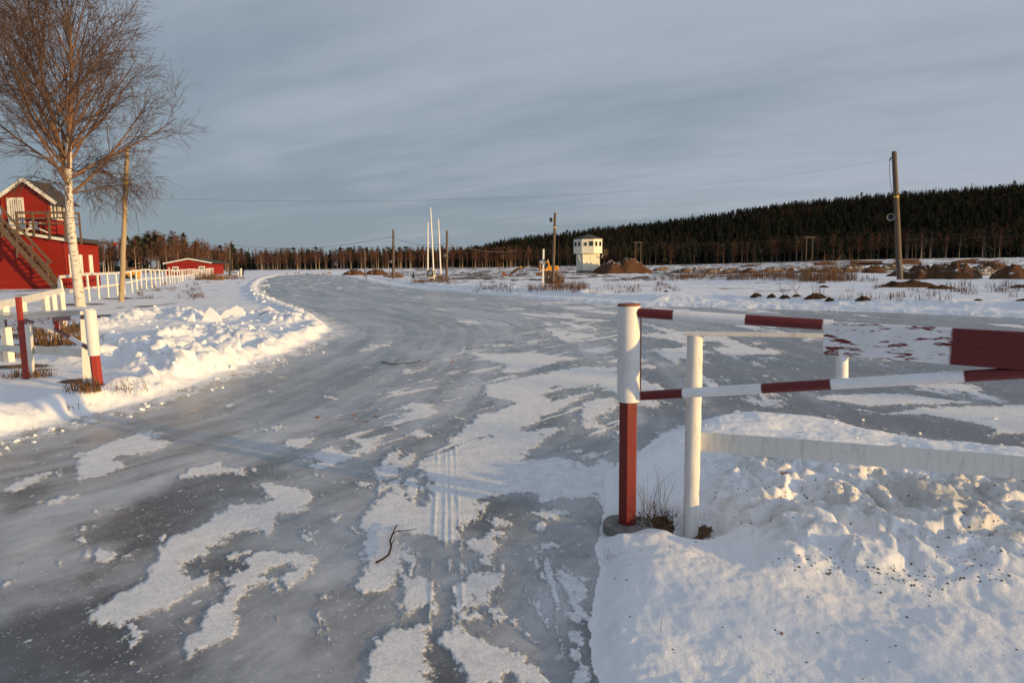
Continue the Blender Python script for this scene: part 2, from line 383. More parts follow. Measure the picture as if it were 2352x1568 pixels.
def mat_birch():
    """a: 1 = thick white trunk, 0 = thin brown twig"""
    n = NT('birch_bark'); a = n.attr('a')
    v = n.map(n.obj, (2.2, 2.2, 7)); m1 = n.noise(2.1, 5, 0.6, v); m2 = n.noise(7, 4, 0.6, n.map(n.obj, (2, 2, 9))); m3 = n.noise(30, 4, 0.6)
    dark = n.rng(n.math('ADD', n.math('MULTIPLY', m1, 0.6), n.math('MULTIPLY', m2, 0.4)), 0.53, 0.60)
    white = n.mix(m3, (0.50, 0.46, 0.40), (0.70, 0.66, 0.60))
    bark = n.mix(n.math('MULTIPLY', dark, 0.95), white, (0.09, 0.065, 0.05))
    brown = n.mix(m2, (0.12, 0.068, 0.045), (0.25, 0.14, 0.085)); twig = n.mix(m3, (0.060, 0.039, 0.033), (0.095, 0.058, 0.046))
    c = n.mix(n.rng(a, 0.05, 0.22), twig, brown)
    c = n.mix(n.rng(n.math('ADD', a, n.math('MULTIPLY', n.math('SUBTRACT', m2, 0.5), 0.35)), 0.50, 0.68), c, bark)
    return n.fin(c, 0.75, 0.2, n.bump(m2, 0.3, 0.02))
def mat_soil(name, c1, c2, snowcover=0.4):
    n = NT(name); a = n.noise(2.2, 7, 0.7); b = n.noise(14, 4, 0.65)
    geo = n.N('ShaderNodeNewGeometry'); sp = n.N('ShaderNodeSeparateXYZ'); n.L(geo.outputs['Normal'], sp.inputs[0])
    c = n.mix(n.rng(n.math('ADD', n.math('MULTIPLY', a, 0.6), n.math('MULTIPLY', b, 0.4)), 0.35, 0.65), c1, c2)
    s = n.rng(n.math('ADD', n.math('MULTIPLY', sp.outputs['Z'], 0.5), n.math('MULTIPLY', a, 0.9)), 1.02 - snowcover * 0.3, 1.08 - snowcover * 0.3)
    c = n.mix(s, c, (0.8, 0.81, 0.84))
    return n.fin(c, 0.9, 0.1, n.bump(n.math('ADD', a, n.math('MULTIPLY', b, 0.5)), 0.8, 0.15))
def mat_glass(name='window_glass', c=(0.02, 0.025, 0.03)):
    n = NT(name); return n.fin(c, n.rng(n.noise(2, 2), 0.3, 0.7, 0.05, 0.12), 0.6)

MT = dict(
    snow=mat_snow(), road=mat_road(),
    white=mat_paint('white_paint', (0.74, 0.73, 0.70), (0.33, 0.29, 0.23), 0.55, 0.5, 5, (6, 6, 1), 0.35),
    whitem=mat_paint('white_metal_paint', (0.73, 0.72, 0.71), (0.30, 0.22, 0.16), 0.35, 0.4, 3.5),
    whitefence=mat_paint('white_fence_paint', (0.74, 0.72, 0.66), (0.20, 0.16, 0.11), 0.5, 0.6, 2.5),
    band=mat_banded('banded_paint'), worn=mat_banded('flaking_paint', 1.0),
    redm=mat_paint('red_metal_paint', (0.16, 0.017, 0.014), (0.05, 0.012, 0.01), 0.6, 0.38, 4, (3, 3, 0.6)),
    redlit=mat_paint('red_metal_paint_lit', (0.30, 0.035, 0.022), (0.12, 0.02, 0.014), 0.5, 0.5, 4),  # brighter copy of redm, sunlight put into the colour
    rust=mat_plain('rust', (0.16, 0.06, 0.03), (0.26, 0.10, 0.045), 12),
    concrete=mat_plain('concrete', (0.16, 0.15, 0.13), (0.27, 0.26, 0.24), 18, 0.9, 0.2, 0.6),
    siding=mat_siding('red_siding', (0.30, 0.020, 0.010), (0.21, 0.015, 0.009)),
    sidingplain=mat_paint('red_board_paint', (0.31, 0.025, 0.014), (0.14, 0.016, 0.01), 0.5, 0.7, 3),
    wsiding=mat_siding('white_siding', (0.80, 0.76, 0.62), (0.74, 0.71, 0.60), 0.16),
    roof=mat_plain('dark_roof', (0.035, 0.033, 0.033), (0.075, 0.068, 0.064), 6, 0.8),
    wood=mat_wood('grey_weathered_wood', (0.17, 0.115, 0.08), (0.085, 0.06, 0.045), (3, 3, 3)),
    pole=mat_wood('pole_wood', (0.16, 0.12, 0.088), (0.085, 0.064, 0.05), (14, 14, 0.9)),
    polelight=mat_wood('light_pole_wood', (0.42, 0.33, 0.22), (0.30, 0.23, 0.15), (14, 14, 0.9)),
    birch=mat_birch(), tint=mat_tint('forest_foliage'),
    soil=mat_soil('brown_soil', (0.065, 0.033, 0.02), (0.14, 0.072, 0.042), 0.32),
    sand=mat_soil('sandy_soil', (0.13, 0.088, 0.058), (0.21, 0.145, 0.09), 0.36),
    moss=mat_plain('tussock_soil', (0.022, 0.013, 0.009), (0.07, 0.04, 0.022), 14, 0.9, 0.1, 0.8),
    straw=mat_plain('dry_straw', (0.13, 0.07, 0.032), (0.24, 0.14, 0.07), 20, 0.8, 0.1, 0.1),
    strawdark=mat_plain('brown_weed', (0.07, 0.038, 0.024), (0.14, 0.075, 0.045), 20, 0.8, 0.1, 0.1),
    bark=mat_plain('twig_bark', (0.03, 0.02, 0.015), (0.07, 0.045, 0.03), 30, 0.8, 0.1, 0.4),
    leaf=mat_plain('dead_leaf', (0.22, 0.075, 0.02), (0.32, 0.13, 0.04), 40, 0.7, 0.2, 0.2),
    grit=mat_plain('grit', (0.025, 0.022, 0.02), (0.07, 0.06, 0.05), 40, 0.9, 0.2, 0.4),
    glass=mat_glass(), glasssky=mat_glass('window_glass_sky', (0.10, 0.12, 0.13)),  # glasssky: sky reflection put into the base colour of the pane
    yellow=mat_paint('yellow_machine_paint', (0.70, 0.30, 0.018), (0.25, 0.12, 0.03), 0.45, 0.5, 2.5),
    track=mat_plain('steel_track', (0.04, 0.03, 0.025), (0.12, 0.06, 0.03), 5, 0.7),
    black=mat_plain('black_rubber', (0.015, 0.015, 0.015), (0.035, 0.034, 0.033), 8, 0.8),
    greymetal=mat_plain('grey_metal', (0.22, 0.22, 0.22), (0.33, 0.33, 0.32), 8, 0.5),
    signblue=mat_paint('blue_sign_paint', (0.018, 0.035, 0.09), (0.02, 0.02, 0.03), 0.3, 0.4, 5),
    signwhite=mat_paint('white_sign_paint', (0.78, 0.78, 0.78), (0.4, 0.4, 0.4), 0.1, 0.4, 5),
    fadedmark=mat_plain('faded_mark', (0.30, 0.29, 0.26), (0.48, 0.46, 0.40), 10, 0.7),
    yband=mat_plain('yellow_band', (0.55, 0.34, 0.03), (0.62, 0.40, 0.05), 10, 0.5),
    logwood=mat_wood('log_wood', (0.13, 0.075, 0.045), (0.065, 0.036, 0.024), (6, 6, 6)),
    plastic=mat_plain('white_plastic', (0.72, 0.71, 0.68), (0.78, 0.77, 0.74), 8, 0.4),
    wire=mat_plain('wire_metal', (0.10, 0.10, 0.105), (0.14, 0.14, 0.14), 8, 0.5),
)
#@@TERRAIN
# ------------------------------------------------------------------ the lie of the land
def gp(pts, z=0.0): return [G(x, y, z)[:2] for x, y in pts]
def gpr(pts, ox, oy, s): return gp([(ox + x * s, oy + y * s) for x, y in pts])
ROAD = [(-14, -40), (-14, -1.0), (-8.2, 3.7)] + gp([(0, 1006), (150, 965), (300, 933), (420, 893), (560, 848), (680, 803), (745, 774), (763, 757), (738, 738),
        (690, 713), (640, 696), (606, 682), (590, 666), (594, 651), (606, 641), (640, 632.5), (700, 628.8)]) + gp([(800, 631)]) + \
       gp([(850, 640), (1000, 661), (1176, 681), (1300, 692), (1440, 701), (1700, 707), (2000, 716), (2352, 730), (2750, 748)]) + \
       gp([(2800, 1110), (2352, 1036), (2080, 1002), (1870, 963), (1700, 950), (1640, 957), (1560, 990), (1480, 1026), (1420, 1062), (1396, 1090), (1384, 1170),
           (1376, 1260), (1368, 1350), (1362, 1480), (1372, 1568), (1385, 1800)]) + [(0.75, 0.2), (0.75, -40)]
LHEAP = gp([(225, 745), (300, 738), (400, 724), (470, 712), (560, 712), (640, 728), (705, 760), (650, 790), (560, 822), (480, 842), (400, 872), (330, 900), (255, 884), (238, 820)])
SLAB = gp([(478, 752), (492, 738), (560, 738), (572, 746), (520, 757)])
RIDGES = [gp([(228, 765), (300, 745), (380, 738), (450, 744)]), gp([(395, 806), (450, 784), (500, 786), (555, 802)]), gp([(250, 838), (330, 826), (400, 856), (440, 852)]), gp([(572, 742), (620, 740), (668, 752)])]
RHEAP = gp([(1640, 1080), (1760, 1052), (2000, 1070), (2352, 1100), (2750, 1150), (2750, 1420), (2352, 1375), (2050, 1345), (1830, 1310), (1690, 1255), (1625, 1200)])
A_ = (0, 918.75, 0.4142); B_ = (735, 918.75, 0.41427); C_ = (551, 624.75, 0.375); E_ = (1378, 680, 0.4141)
LEFT_E = [(-8.2, 3.7)] + gp([(0, 1006), (150, 965), (300, 933), (420, 893), (560, 848), (680, 803), (745, 774), (763, 757), (738, 738), (690, 713), (640, 696), (606, 682), (590, 666), (594, 651), (606, 641), (640, 632.5), (700, 628.8)])
LEFT_Y = np.array([p[1] for p in LEFT_E]); LEFT_X = np.array([p[0] for p in LEFT_E])
LEFT_P = LEFT_E + [(-60, 170), (-400, 170), (-400, -60), (-30, -10)]
PATCH = [
 gpr([(480,1230),(520,1160),(620,1100),(800,1000),(820,920),(870,850),(930,760),(1050,735),(1140,690),(1200,640),(1290,590),(1420,580),(1540,560),(1460,520),(1430,470),(1480,455),(1600,480),(1680,490),(1760,535),(1690,590),(1720,620),(1560,630),(1490,740),(1400,720),(1240,740),(1260,790),(1160,830),(1150,890),(1000,895),(990,960),(1060,990),(1200,950),(1160,1000),(1060,1060),(950,1140),(800,1190),(700,1230),(580,1235)], *A_),
 gpr([(1030,1440),(1060,1400),(1030,1370),(1080,1290),(1190,1270),(1110,1240),(1150,1160),(1240,1090),(1300,1030),(1230,990),(1400,930),(1350,890),(1450,840),(1640,835),(1750,880),(1720,960),(1600,1050),(1520,1060),(1540,1000),(1640,940),(1600,900),(1500,920),(1440,970),(1500,1010),(1380,1040),(1330,1110),(1290,1180),(1340,1200),(1280,1310),(1150,1370)], *A_),
 gpr([(480,850),(560,815),(660,850),(580,890),(520,885)], *A_),
 gpr([(1560,260),(1600,220),(1750,205),(1720,240),(1640,270)], *A_),
 gpr([(1700,310),(1830,250),(1920,300),(2010,260),(1960,215),(2120,210),(2060,290),(1900,340),(1760,390),(1700,370),(1780,340)], *A_),
 gpr([(430,300),(600,240),(820,170),(880,180),(850,220),(960,240),(800,300),(650,310),(690,370),(560,420),(450,440),(430,400)], *A_),
 gpr([(970,440),(1060,380),(1250,335),(1200,370),(1340,370),(1360,420),(1200,400),(1100,420)], *A_),
 gpr([(0,500),(120,430),(270,400),(200,460),(60,510)], *A_),
 gpr([(250,560),(330,530),(440,520),(340,570),(270,575)], *A_), gpr([(690,860),(760,830),(720,880)], *A_), gpr([(1820,665),(1880,645),(1860,690)], *A_),
 gpr([(1700,410),(1780,400),(1760,425)], *A_), gpr([(1500,1200),(1550,1185),(1540,1215)], *A_), gpr([(1000,1220),(1050,1215),(1030,1245)], *A_), gpr([(1210,870),(1300,850),(1400,830),(1280,880)], *A_),
 gpr([(180,710),(250,620),(330,540),(430,480),(500,500),(520,600),(600,580),(600,450),(540,360),(640,310),(760,250),(900,210),(1000,190),(1150,170),(1380,150),(1250,210),(1180,270),(1120,340),(1200,340),(1300,320),(1400,330),(1480,380),(1560,330),(1650,350),(1660,600),(1560,640),(1530,520),(1400,560),(1350,540),(1220,580),(1180,520),(1060,520),(940,540),(870,580),(920,570),(850,630),(880,660),(760,700),(770,770),(700,810),(640,760),(560,750),(430,740),(420,820),(540,860),(520,910),(440,880),(430,960),(370,1050),(240,1070),(180,1040),(260,960),(230,860),(270,740),(200,730)], *B_),
 gpr([(280,410),(340,340),(430,270),(460,310),(390,360),(520,290),(545,300),(480,360),(400,430),(340,430)], *B_),
 gpr([(770,775),(870,770),(950,720),(1020,730),(970,780),(1010,810),(950,870),(910,905),(880,870),(860,830)], *B_),
 gpr([(800,980),(850,960),(1000,970),(1020,1010),(940,1070),(920,1130),(850,1140),(840,1090),(790,1150),(800,1200),(910,1180),(910,1220),(790,1230),(780,1290),(900,1340),(990,1390),(1130,1420),(1120,1470),(1200,1480),(1270,1580),(1080,1580),(1060,1500),(990,1560),(830,1580),(800,1450),(670,1340),(700,1300),(760,1250),(740,1180),(740,1060)], *B_),
 gpr([(300,1400),(330,1310),(500,1250),(600,1240),(615,1680),(200,1700)], *B_),
 gpr([(420,1150),(480,1050),(460,980),(600,990),(640,1050),(600,1130),(480,1190)], *B_),
 gpr([(1310,950),(1340,920),(1400,970),(1460,990),(1480,1080),(1430,1130),(1500,1180),(1510,1240),(1400,1230),(1370,1180),(1400,1150),(1370,1120),(1400,1080),(1350,1040)], *B_),
 gpr([(1390,1280),(1420,1270),(1470,1320),(1420,1350)], *B_), gpr([(1390,1380),(1440,1390),(1420,1420)], *B_), gpr([(1400,1580),(1430,1500),(1490,1480),(1490,1530),(1440,1580)], *B_),
 gpr([(1190,820),(1260,800),(1290,770),(1305,810),(1240,830)], *B_), gpr([(930,660),(1010,660),(1060,700),(980,700)], *B_), gpr([(1170,630),(1300,610),(1400,620),(1310,660),(1220,650)], *B_), gpr([(1180,720),(1230,690),(1220,740)], *B_),
 gpr([(1370,490),(1550,500),(1800,495),(2080,530),(1950,550),(1750,610),(1580,620),(1640,570),(1500,540)], *C_),
 gpr([(2080,480),(2200,460),(2300,470),(2200,500)], *C_), gpr([(1690,250),(1800,255),(2000,275),(2280,300),(2200,305),(1980,285),(1760,265)], *C_),
 gpr([(1500,690),(1700,650),(1900,610),(2100,580),(2300,590),(2300,640),(2100,680),(1900,700),(1850,760),(1900,800),(2050,750),(2150,740),(2000,820),(1800,930),(1650,1010),(1350,1000),(1380,940),(1480,870),(1560,860),(1700,800),(1500,760)], *C_),
 gpr([(950,840),(1040,800),(1180,810),(1190,860),(1080,890),(980,890),(1030,850)], *C_), gpr([(910,740),(960,725),(1000,735),(930,760)], *C_), gpr([(1010,1000),(1080,970),(1180,1000),(1100,1015)], *C_),
 gpr([(2080,810),(2200,770),(2300,760),(2300,840),(2150,900),(2250,960),(2100,960)], *C_),
 gpr([(1180,560),(1350,545),(1640,540),(2060,590),(1900,600),(1700,600),(1500,610),(1350,590)], *E_),
 gpr([(1600,650),(1800,615),(2400,605),(2400,760),(2150,770),(2200,740),(2050,700),(1800,660)], *E_),
 gpr([(210,860),(330,770),(560,690),(760,640),(900,655),(760,720),(560,760),(420,800)], *E_),
]
SMEAR = gp([(740, 1600), (800, 1250), (690, 1000), (880, 870), (1080, 790), (1250, 740), (1440, 715), (1520, 880), (1400, 1060), (1375, 1200), (1340, 1600)])
DARK = [gpr([(350,760),(700,600),(1000,440),(1300,400),(1480,520),(1250,560),(1100,700),(850,820),(500,960),(600,830)], *A_), gpr([(0,1230),(480,1100),(900,950),(800,1250),(1050,1450),(900,1700),(-300,1750),(-300,1300)], *A_),
        gpr([(1020,900),(1250,880),(1350,930),(1200,960),(1020,960)], *A_), gpr([(1480,1240),(1520,1230),(1560,1700),(1470,1700)], *B_), gpr([(620,1320),(800,1420),(830,1600),(620,1600)], *B_), gpr([(1180,690),(1500,690),(2000,790),(2352,870),(2352,760),(2000,740),(1700,670),(1400,650)], *E_),
        gpr([(0,520),(200,470),(260,560),(60,640)], *A_), gpr([(1200,440),(1500,330),(1560,420),(1300,460)], *A_), gpr([(750,690),(900,560),(1150,560),(1100,680),(930,740)], *B_)]
LIGHT = [gpr([(0,680),(500,520),(900,430),(960,480),(650,640),(420,780),(0,1020)], *A_), gpr([(1500,760),(1900,700),(2000,900),(1700,1200),(1500,1500),(1300,1500),(1350,1250),(1700,1050)], *A_), gpr([(1150,1050),(1350,1000),(1370,1400),(1200,1350)], *B_)]

HZ = np.array([[-2.5, 0], [-0.11, 1], [0.0, 19], [0.14, 29], [0.27, 37], [0.40, 47], [0.525, 50], [0.65, 51], [0.75, 52], [1.0, 55], [3.0, 60]])
def terrain(x, y, detail=True):
    """height and surface masks at world x, y (numpy arrays)"""
    x = np.asarray(x, float); y = np.asarray(y, float)
    r = np.hypot(x, y); t = np.where(y > 1, x / np.maximum(y, 1), np.where(x > 0, 3.0, -3.0)); t = np.clip(t, -2.5, 3)
    rd = sd_poly(x, y, ROAD)
    if detail: rd = rd + (0.055 * fbm(x * 1.7, y * 1.7, 5, 15, 0.62) + 0.014 * fbm(x * 11, y * 11, 3, 16)) * np.clip(r / 4, 1, 6)
    sd = rd + 0.10 * fbm(x * 1.1, y * 1.1, 3, 5) * np.clip(r / 6, 0.25, 2)
    out = sstep(-0.02, 0.30, sd)
    z = 0.035 * out
    # field beyond the road: a little lower in the middle, rising towards the wood on the right
    z = z - 0.42 * sstep(32, 65, y) * (1 - sstep(140, 280, y)) * sstep(-0.35, -0.12, t) * (1 - sstep(0.22, 0.5, t))
    z = z + 1.3 * sstep(70, 300, r) * sstep(0.2, 0.6, t)
    hz = np.interp(t, HZ[:, 0], HZ[:, 1])
    z = z + hz * sstep(325, 720, r) ** 0.9 * (y > 0)
    xl = np.interp(y, LEFT_Y, LEFT_X); left = (x < xl + 2.5) & (y < 150) & (x < 2)
    # ploughed-up berm along the far edge of the track
    nb = 1 + 0.5 * fbm(x * 0.5, y * 0.5, 3, 21)
    berm = ~left & (y > 8)
    z = z + np.where(berm, (0.24 * np.exp(-((sd - 3.0) / 0.95) ** 2) + 0.07 * np.exp(-((sd - 0.5) / 0.3) ** 2)) * nb * out * sstep(140, 60, y), 0)
    # lip of pushed-up snow on the left edge
    lip = left * (0.17 * np.exp(-((sd - 0.42) / 0.26) ** 2) * (1 + 0.7 * fbm(x * 1.7, y * 1.7, 3, 31)) + 0.07 * sstep(0.3, 1.2, sd)) * out
    z = z + lip
    z = z + left * 0.05 * sstep(3, 12, sd) * (r < 90)
    if not detail: return z, rd
    # heaps
    lh = sd_poly(x, y, LHEAP, 2.0); m = sstep(0.5, -1.1, lh + 0.35 * fbm(x * 1.3, y * 1.3, 2, 8))
    q = (x + 0.15 * pn(x * 3, y * 3, 3), y + 0.15 * pn(x * 3, y * 3, 4))
    lum = np.tanh(2.0 * np.abs(pn(q[0] * 1.5, q[1] * 1.5, 41))) * 0.55 + np.tanh(1.8 * np.abs(pn(q[0] * 3.7, q[1] * 3.7, 45))) * 0.40 + np.abs(pn(q[0] * 9.1, q[1] * 9.1, 47)) * 0.22
    msk2 = sstep(0.35, 0.6, 0.5 + 0.9 * fbm(x * 0.55, y * 0.55, 2, 77))
    sl = sd_poly(x, y, SLAB, 1.5)
    m = m * (1 - sstep(0.35, -0.05, sl))
    rdg = np.full(x.shape, 9.0)
    sel = lh < 1.9
    for pl in RIDGES:
        for (ax, ay), (bx, by) in zip(pl, pl[1:]):
            ex, ey = bx - ax, by - ay; tt = np.clip(((x[sel] - ax) * ex + (y[sel] - ay) * ey) / (ex * ex + ey * ey), 0, 1)
            rdg[sel] = np.minimum(rdg[sel], np.hypot(x[sel] - ax - tt * ex, y[sel] - ay - tt * ey))
    rg = np.exp(-((rdg + 0.25 * fbm(x * 1.5, y * 1.5, 2, 88)) / 0.55) ** 2)
    z = z + m * (0.02 + 0.05 * lum) + np.where(sel, rg, 0) * (0.10 + 0.26 * lum + 0.05 * fbm(x * 6, y * 6, 3, 49))
    rh = sd_poly(x, y, RHEAP, 2.0); mr = sstep(0.30, -0.45, rh + 0.12 * fbm(x * 2, y * 2, 2, 9))
    q = (x + 0.07 * pn(x * 6, y * 6, 3), y + 0.07 * pn(x * 6, y * 6, 4))
    lum = np.tanh(1.8 * np.abs(pn(q[0] * 2.6, q[1] * 2.6, 51))) * 0.62 + np.tanh(1.6 * np.abs(pn(q[0] * 6.1, q[1] * 6.1, 55))) * 0.36 + np.abs(pn(q[0] * 13, q[1] * 13, 57)) * 0.16
    z = z + mr * (0.05 + 0.17 * lum + 0.035 * fbm(x * 8, y * 8, 4, 58, .6))
    # the snow verge in front of the right gate
    rv = (x > 0.2) & (y < 9) & (rd > 0) & (r < 14)
    verge = rv * sstep(0.0, 0.15, rd)
    z = z + verge * (0.035 + 0.045 * fbm(x * 1.1, y * 1.1, 3, 61) + 0.012 * fbm(x * 4.5, y * 4.5, 3, 63) + 0.005 * fbm(x * 14, y * 14, 3, 65))
    for hx, hy, hr, hd in HOLES:
        z = z - sstep(hr, hr * 0.3, np.hypot(x - hx, y - hy)) * hd * (rd > -0.1)
    # rough snow everywhere off the road
    fld = sstep(0.3, 2.5, rd) * ((r > 9) | (x < 0))
    z = z + fld * (0.05 * fbm(x * 0.35, y * 0.35, 4, 71) + 0.025 * fbm(x * 1.4, y * 1.4, 3, 72)) * np.where(r > 60, 2.2, 1.0)
    # old tracks in the ice, thin snow on it
    ridge = np.exp(-((pn(x * 0.35 + 0.4 * y * 0.35, y * 0.16, 81)) / 0.08) ** 2)
    z = z + (rd < 0) * (0.010 * fbm(x * 0.8, y * 0.5, 3, 82) + 0.006 * ridge * sstep(2, 6, r))
    pd = np.full(x.shape, 0.6)
    for p in PATCH: pd = np.minimum(pd, sd_poly(x, y, p, 0.6))
    scale = 0.035 + 0.010 * r
    ca, sa = math.cos(R(28)), math.sin(R(28)); u = x * ca + y * sa; v = -x * sa + y * ca     # v along the streaks
    jag = 0.55 * fbm(u * 7, v * 3.0, 5, 91, 0.62) + 0.45 * fbm(u * 26, v * 9, 3, 92)
    sn = 0.54 - pd / scale * 0.50 + jag * 0.75 - 0.40 * sstep(0.28, 0.45, fbm(u * 4.3, v * 1.9, 5, 93))
    ld = sd_poly(x, y, LEFT_P); al = y - 0.25 * x
    lane = fbm(ld * 1.15, al * 0.07, 5, 201, 0.66)
    lane2 = fbm(ld * 3.4 + 3, al * 0.16, 4, 203, 0.6)
    # scattered patches further off, more to the right
    fsel = sstep(6.5, 9, r)
    bl = 0.5 * fbm(x * 0.55 + 3, y * 0.65, 6, 95, 0.72) + 0.75 * fbm(ld * 0.95, al * 0.20, 6, 96, 0.70) + 0.15 * sstep(-0.12, 0.15, t) - 0.10 * sstep(0.0, -0.25, t) * (y < 45) - 0.16 * sstep(0.36, 0.5, t) + 0.05 * sstep(20, 60, y)
    sn2 = 0.5 + (bl - 0.225) * 3.2
    sn = np.maximum(sn, np.where(r > 5.5, sn2 * fsel, 0))
    bl2 = 0.5 + (fbm(u * 3.4, v * 1.5, 6, 98, 0.72) - 0.30) * 3.4
    sn = np.maximum(sn, np.where(r < 12, bl2 - 0.06, 0))
    # thin smears drawn out along the wheel tracks
    smk = sstep(0.5, -0.5, sd_poly(x, y, SMEAR, 1.2))
    c1, s1 = math.cos(R(-4)), math.sin(R(-4)); u1, v1 = x * c1 - y * s1, x * s1 + y * c1
    c2, s2 = math.cos(R(38)), math.sin(R(38)); u2, v2 = x * c2 - y * s2, x * s2 + y * c2
    f1 = fbm(u1 * 6.5, v1 * 0.9, 5, 211, 0.7); f2 = fbm(u2 * 4.0, v2 * 0.6, 5, 213, 0.7)
    tw = sstep(4.0, 6.0, y)
    sm = (f1 * (1 - tw) + f2 * tw) + 0.35 * fbm(x * 1.3, y * 1.1, 3, 215)
    sn = np.maximum(sn, smk * (0.46 + (sm - 0.17) * 1.9))
    # left edge band of crushed snow
    eb = left * sstep(-1.0, -0.05, rd) * 0.62 + sstep(-0.5, 0.0, rd) * berm * 0.7
    sn = np.maximum(sn, eb * (1 + 1.0 * fbm(u * 5, v * 2.5, 4, 99)))
    # ribs of single tyre tracks pressed into the snow
    tread = 0
    for c in (-.115, -.05, -.012, .038): tread = tread + np.exp(-((x + .093 * y - c + .006 * pn(y * 1.3, x * 0 + c, 9)) / .0085) ** 2) * sstep(2.6, 3.1, y) * sstep(6.6, 5.6, y)
    k0 = G(1150, 1010); k0 = k0.x * c2 - k0.y * s2
    for c in (0, .055, .11, .165): tread = tread + np.exp(-((u2 - k0 - c) / .012) ** 2) * sstep(3.6, 4.4, y) * sstep(11, 8, y) * (x > -1.2)
    for c in (1.42, 1.475, 1.53, 1.585): tread = tread + np.exp(-((u2 - k0 - c) / .013) ** 2) * sstep(4.5, 5.5, y) * sstep(13, 9, y)
    tread = tread * np.clip(0.55 + 1.3 * fbm(x * 3.1, y * 2.3, 3, 221), 0, 1)
    sn = np.where(sn > 0.42, sn + 0.08 * tread, sn)
    sn = np.clip(sn, 0, 1)
    z = z + (rd < 0) * 0.0036 * np.minimum(tread, 1) * sstep(0.38, 0.55, sn)
    z = z + (rd < 0.05) * 0.006 * sstep(0.42, 0.6, sn)
    milk = 0.50 + 0.10 * sstep(6, 14, r) - 0.42 * sstep(0.05, 0.4, t) * sstep(3.5, 5.5, r) + 0.30 * fbm(u * 0.8, v * 0.35, 4, 102) + (0.55 * lane + 0.45 * lane2) * sstep(3, 7, r) - 0.10 * sstep(25, 60, r)
    milk = milk + 0.08 * sstep(0.40, 0.0, pd) - 0.02 * smk
    for p in DARK: milk = milk - 0.40 * sstep(0.16, -0.14, sd_poly(x, y, p, 0.5) + 0.10 * fbm(u * 5, v * 2, 3, 104))
    for p in LIGHT: milk = milk + 0.22 * sstep(0.2, -0.2, sd_poly(x, y, p, 0.5) + 0.12 * fbm(u * 4, v * 2, 3, 105))
    trk = sstep(0.10, 0.0, np.abs(x - 0.02 + 0.03 * y - 0.08) - 0.22) * sstep(2.5, 3.2, y) * (1 - sstep(6.5, 8, y))
    trk = np.maximum(trk, sstep(0.08, 0.0, np.abs(x + 0.42 + 0.03 * y) - 0.12) * (y < 6) * (y > 1.5))
    trk = np.maximum(trk, sstep(0.10, 0.0, np.abs((x + 0.62) - 0.48 * (y - 3.1)) - 0.18) * (y < 8) * (y > 2) * 0.7)
    dirt = mr * (0.45 + 0.9 * fbm(x * 1.4, y * 1.4, 3, 111)) + verge * 0.14 + 0.10 * m
    # bare grass and peat showing through
    gr = np.zeros(x.shape)
    n1 = fbm(x * 0.6, y * 0.25, 4, 121)
    fz = left & (t < -0.3)
    gr = np.where(fz & (y > 17) & (y < 100), 0.15 + 1.1 * (n1 - 0.13) * 1.6 - 0.10, gr)
    for (a, b, rx, ry, k) in BARE: gr = np.maximum(gr, k * np.exp(-(((x - a) / rx) ** 2 + ((y - b) / ry) ** 2)) * (1 + 0.8 * fbm(x * 1.2, y * 1.2, 3, 123)))
    nf = fbm(x * 0.09, y * 0.30, 5, 131, 0.6)
    plough = sstep(62, 80, y) * (1 - sstep(290, 320, y)) * sstep(-0.24, -0.12, t)
    nf2 = fbm(x * 0.22, y * 0.6, 4, 133, 0.65); gr = np.maximum(gr, plough * sstep(-0.02, 0.10, nf * 0.7 + nf2 * 0.7 - 0.02 - 0.07 * sstep(0.35, 0.6, t)))
    spots = fbm(x * 0.25, y * 0.5, 4, 141)
    gr = np.maximum(gr, (berm & (sd > 4.5)) * np.clip(0.5 + 5 * (spots - 0.37), 0, 1))
    gr = np.maximum(gr, sstep(318, 330, r) * 0.95)
    gr = gr * (1 - sstep(0.05, 0.3, m)) * (1 - sstep(0.5, 0.2, sl))
    z = z + plough * 0.35 * np.clip(nf, -0.2, 1) * sstep(0.3, 0.6, gr)
    trk = np.maximum(trk * (rd < 0), sstep(316, 326, r))
    return z, rd, dict(snow=sn, milk=np.clip(milk, 0, 1), track=trk, dirt=np.clip(dirt, 0, 1), grassy=np.clip(gr, 0, 1)), m, mr
HOLES = []; BARE = []
def GT(px, py):
    """where the line of sight through picture point px, py meets the land (smooth version)"""
    d = ray(px, py); ts = np.geomspace(1.0, 1500, 6000) / math.hypot(d.x, d.y)
    X = d.x * ts; Y = d.y * ts; Z = CAMZ + d.z * ts
    h, _ = terrain(X, Y, False)
    i = int(np.argmax(Z < h))
    return Vector((X[i], Y[i], h[i]))
_GZ = {}
def gz(x, y, full=True):
    a = np.array([x]), np.array([y])
    return float(terrain(*a, full)[0][0])
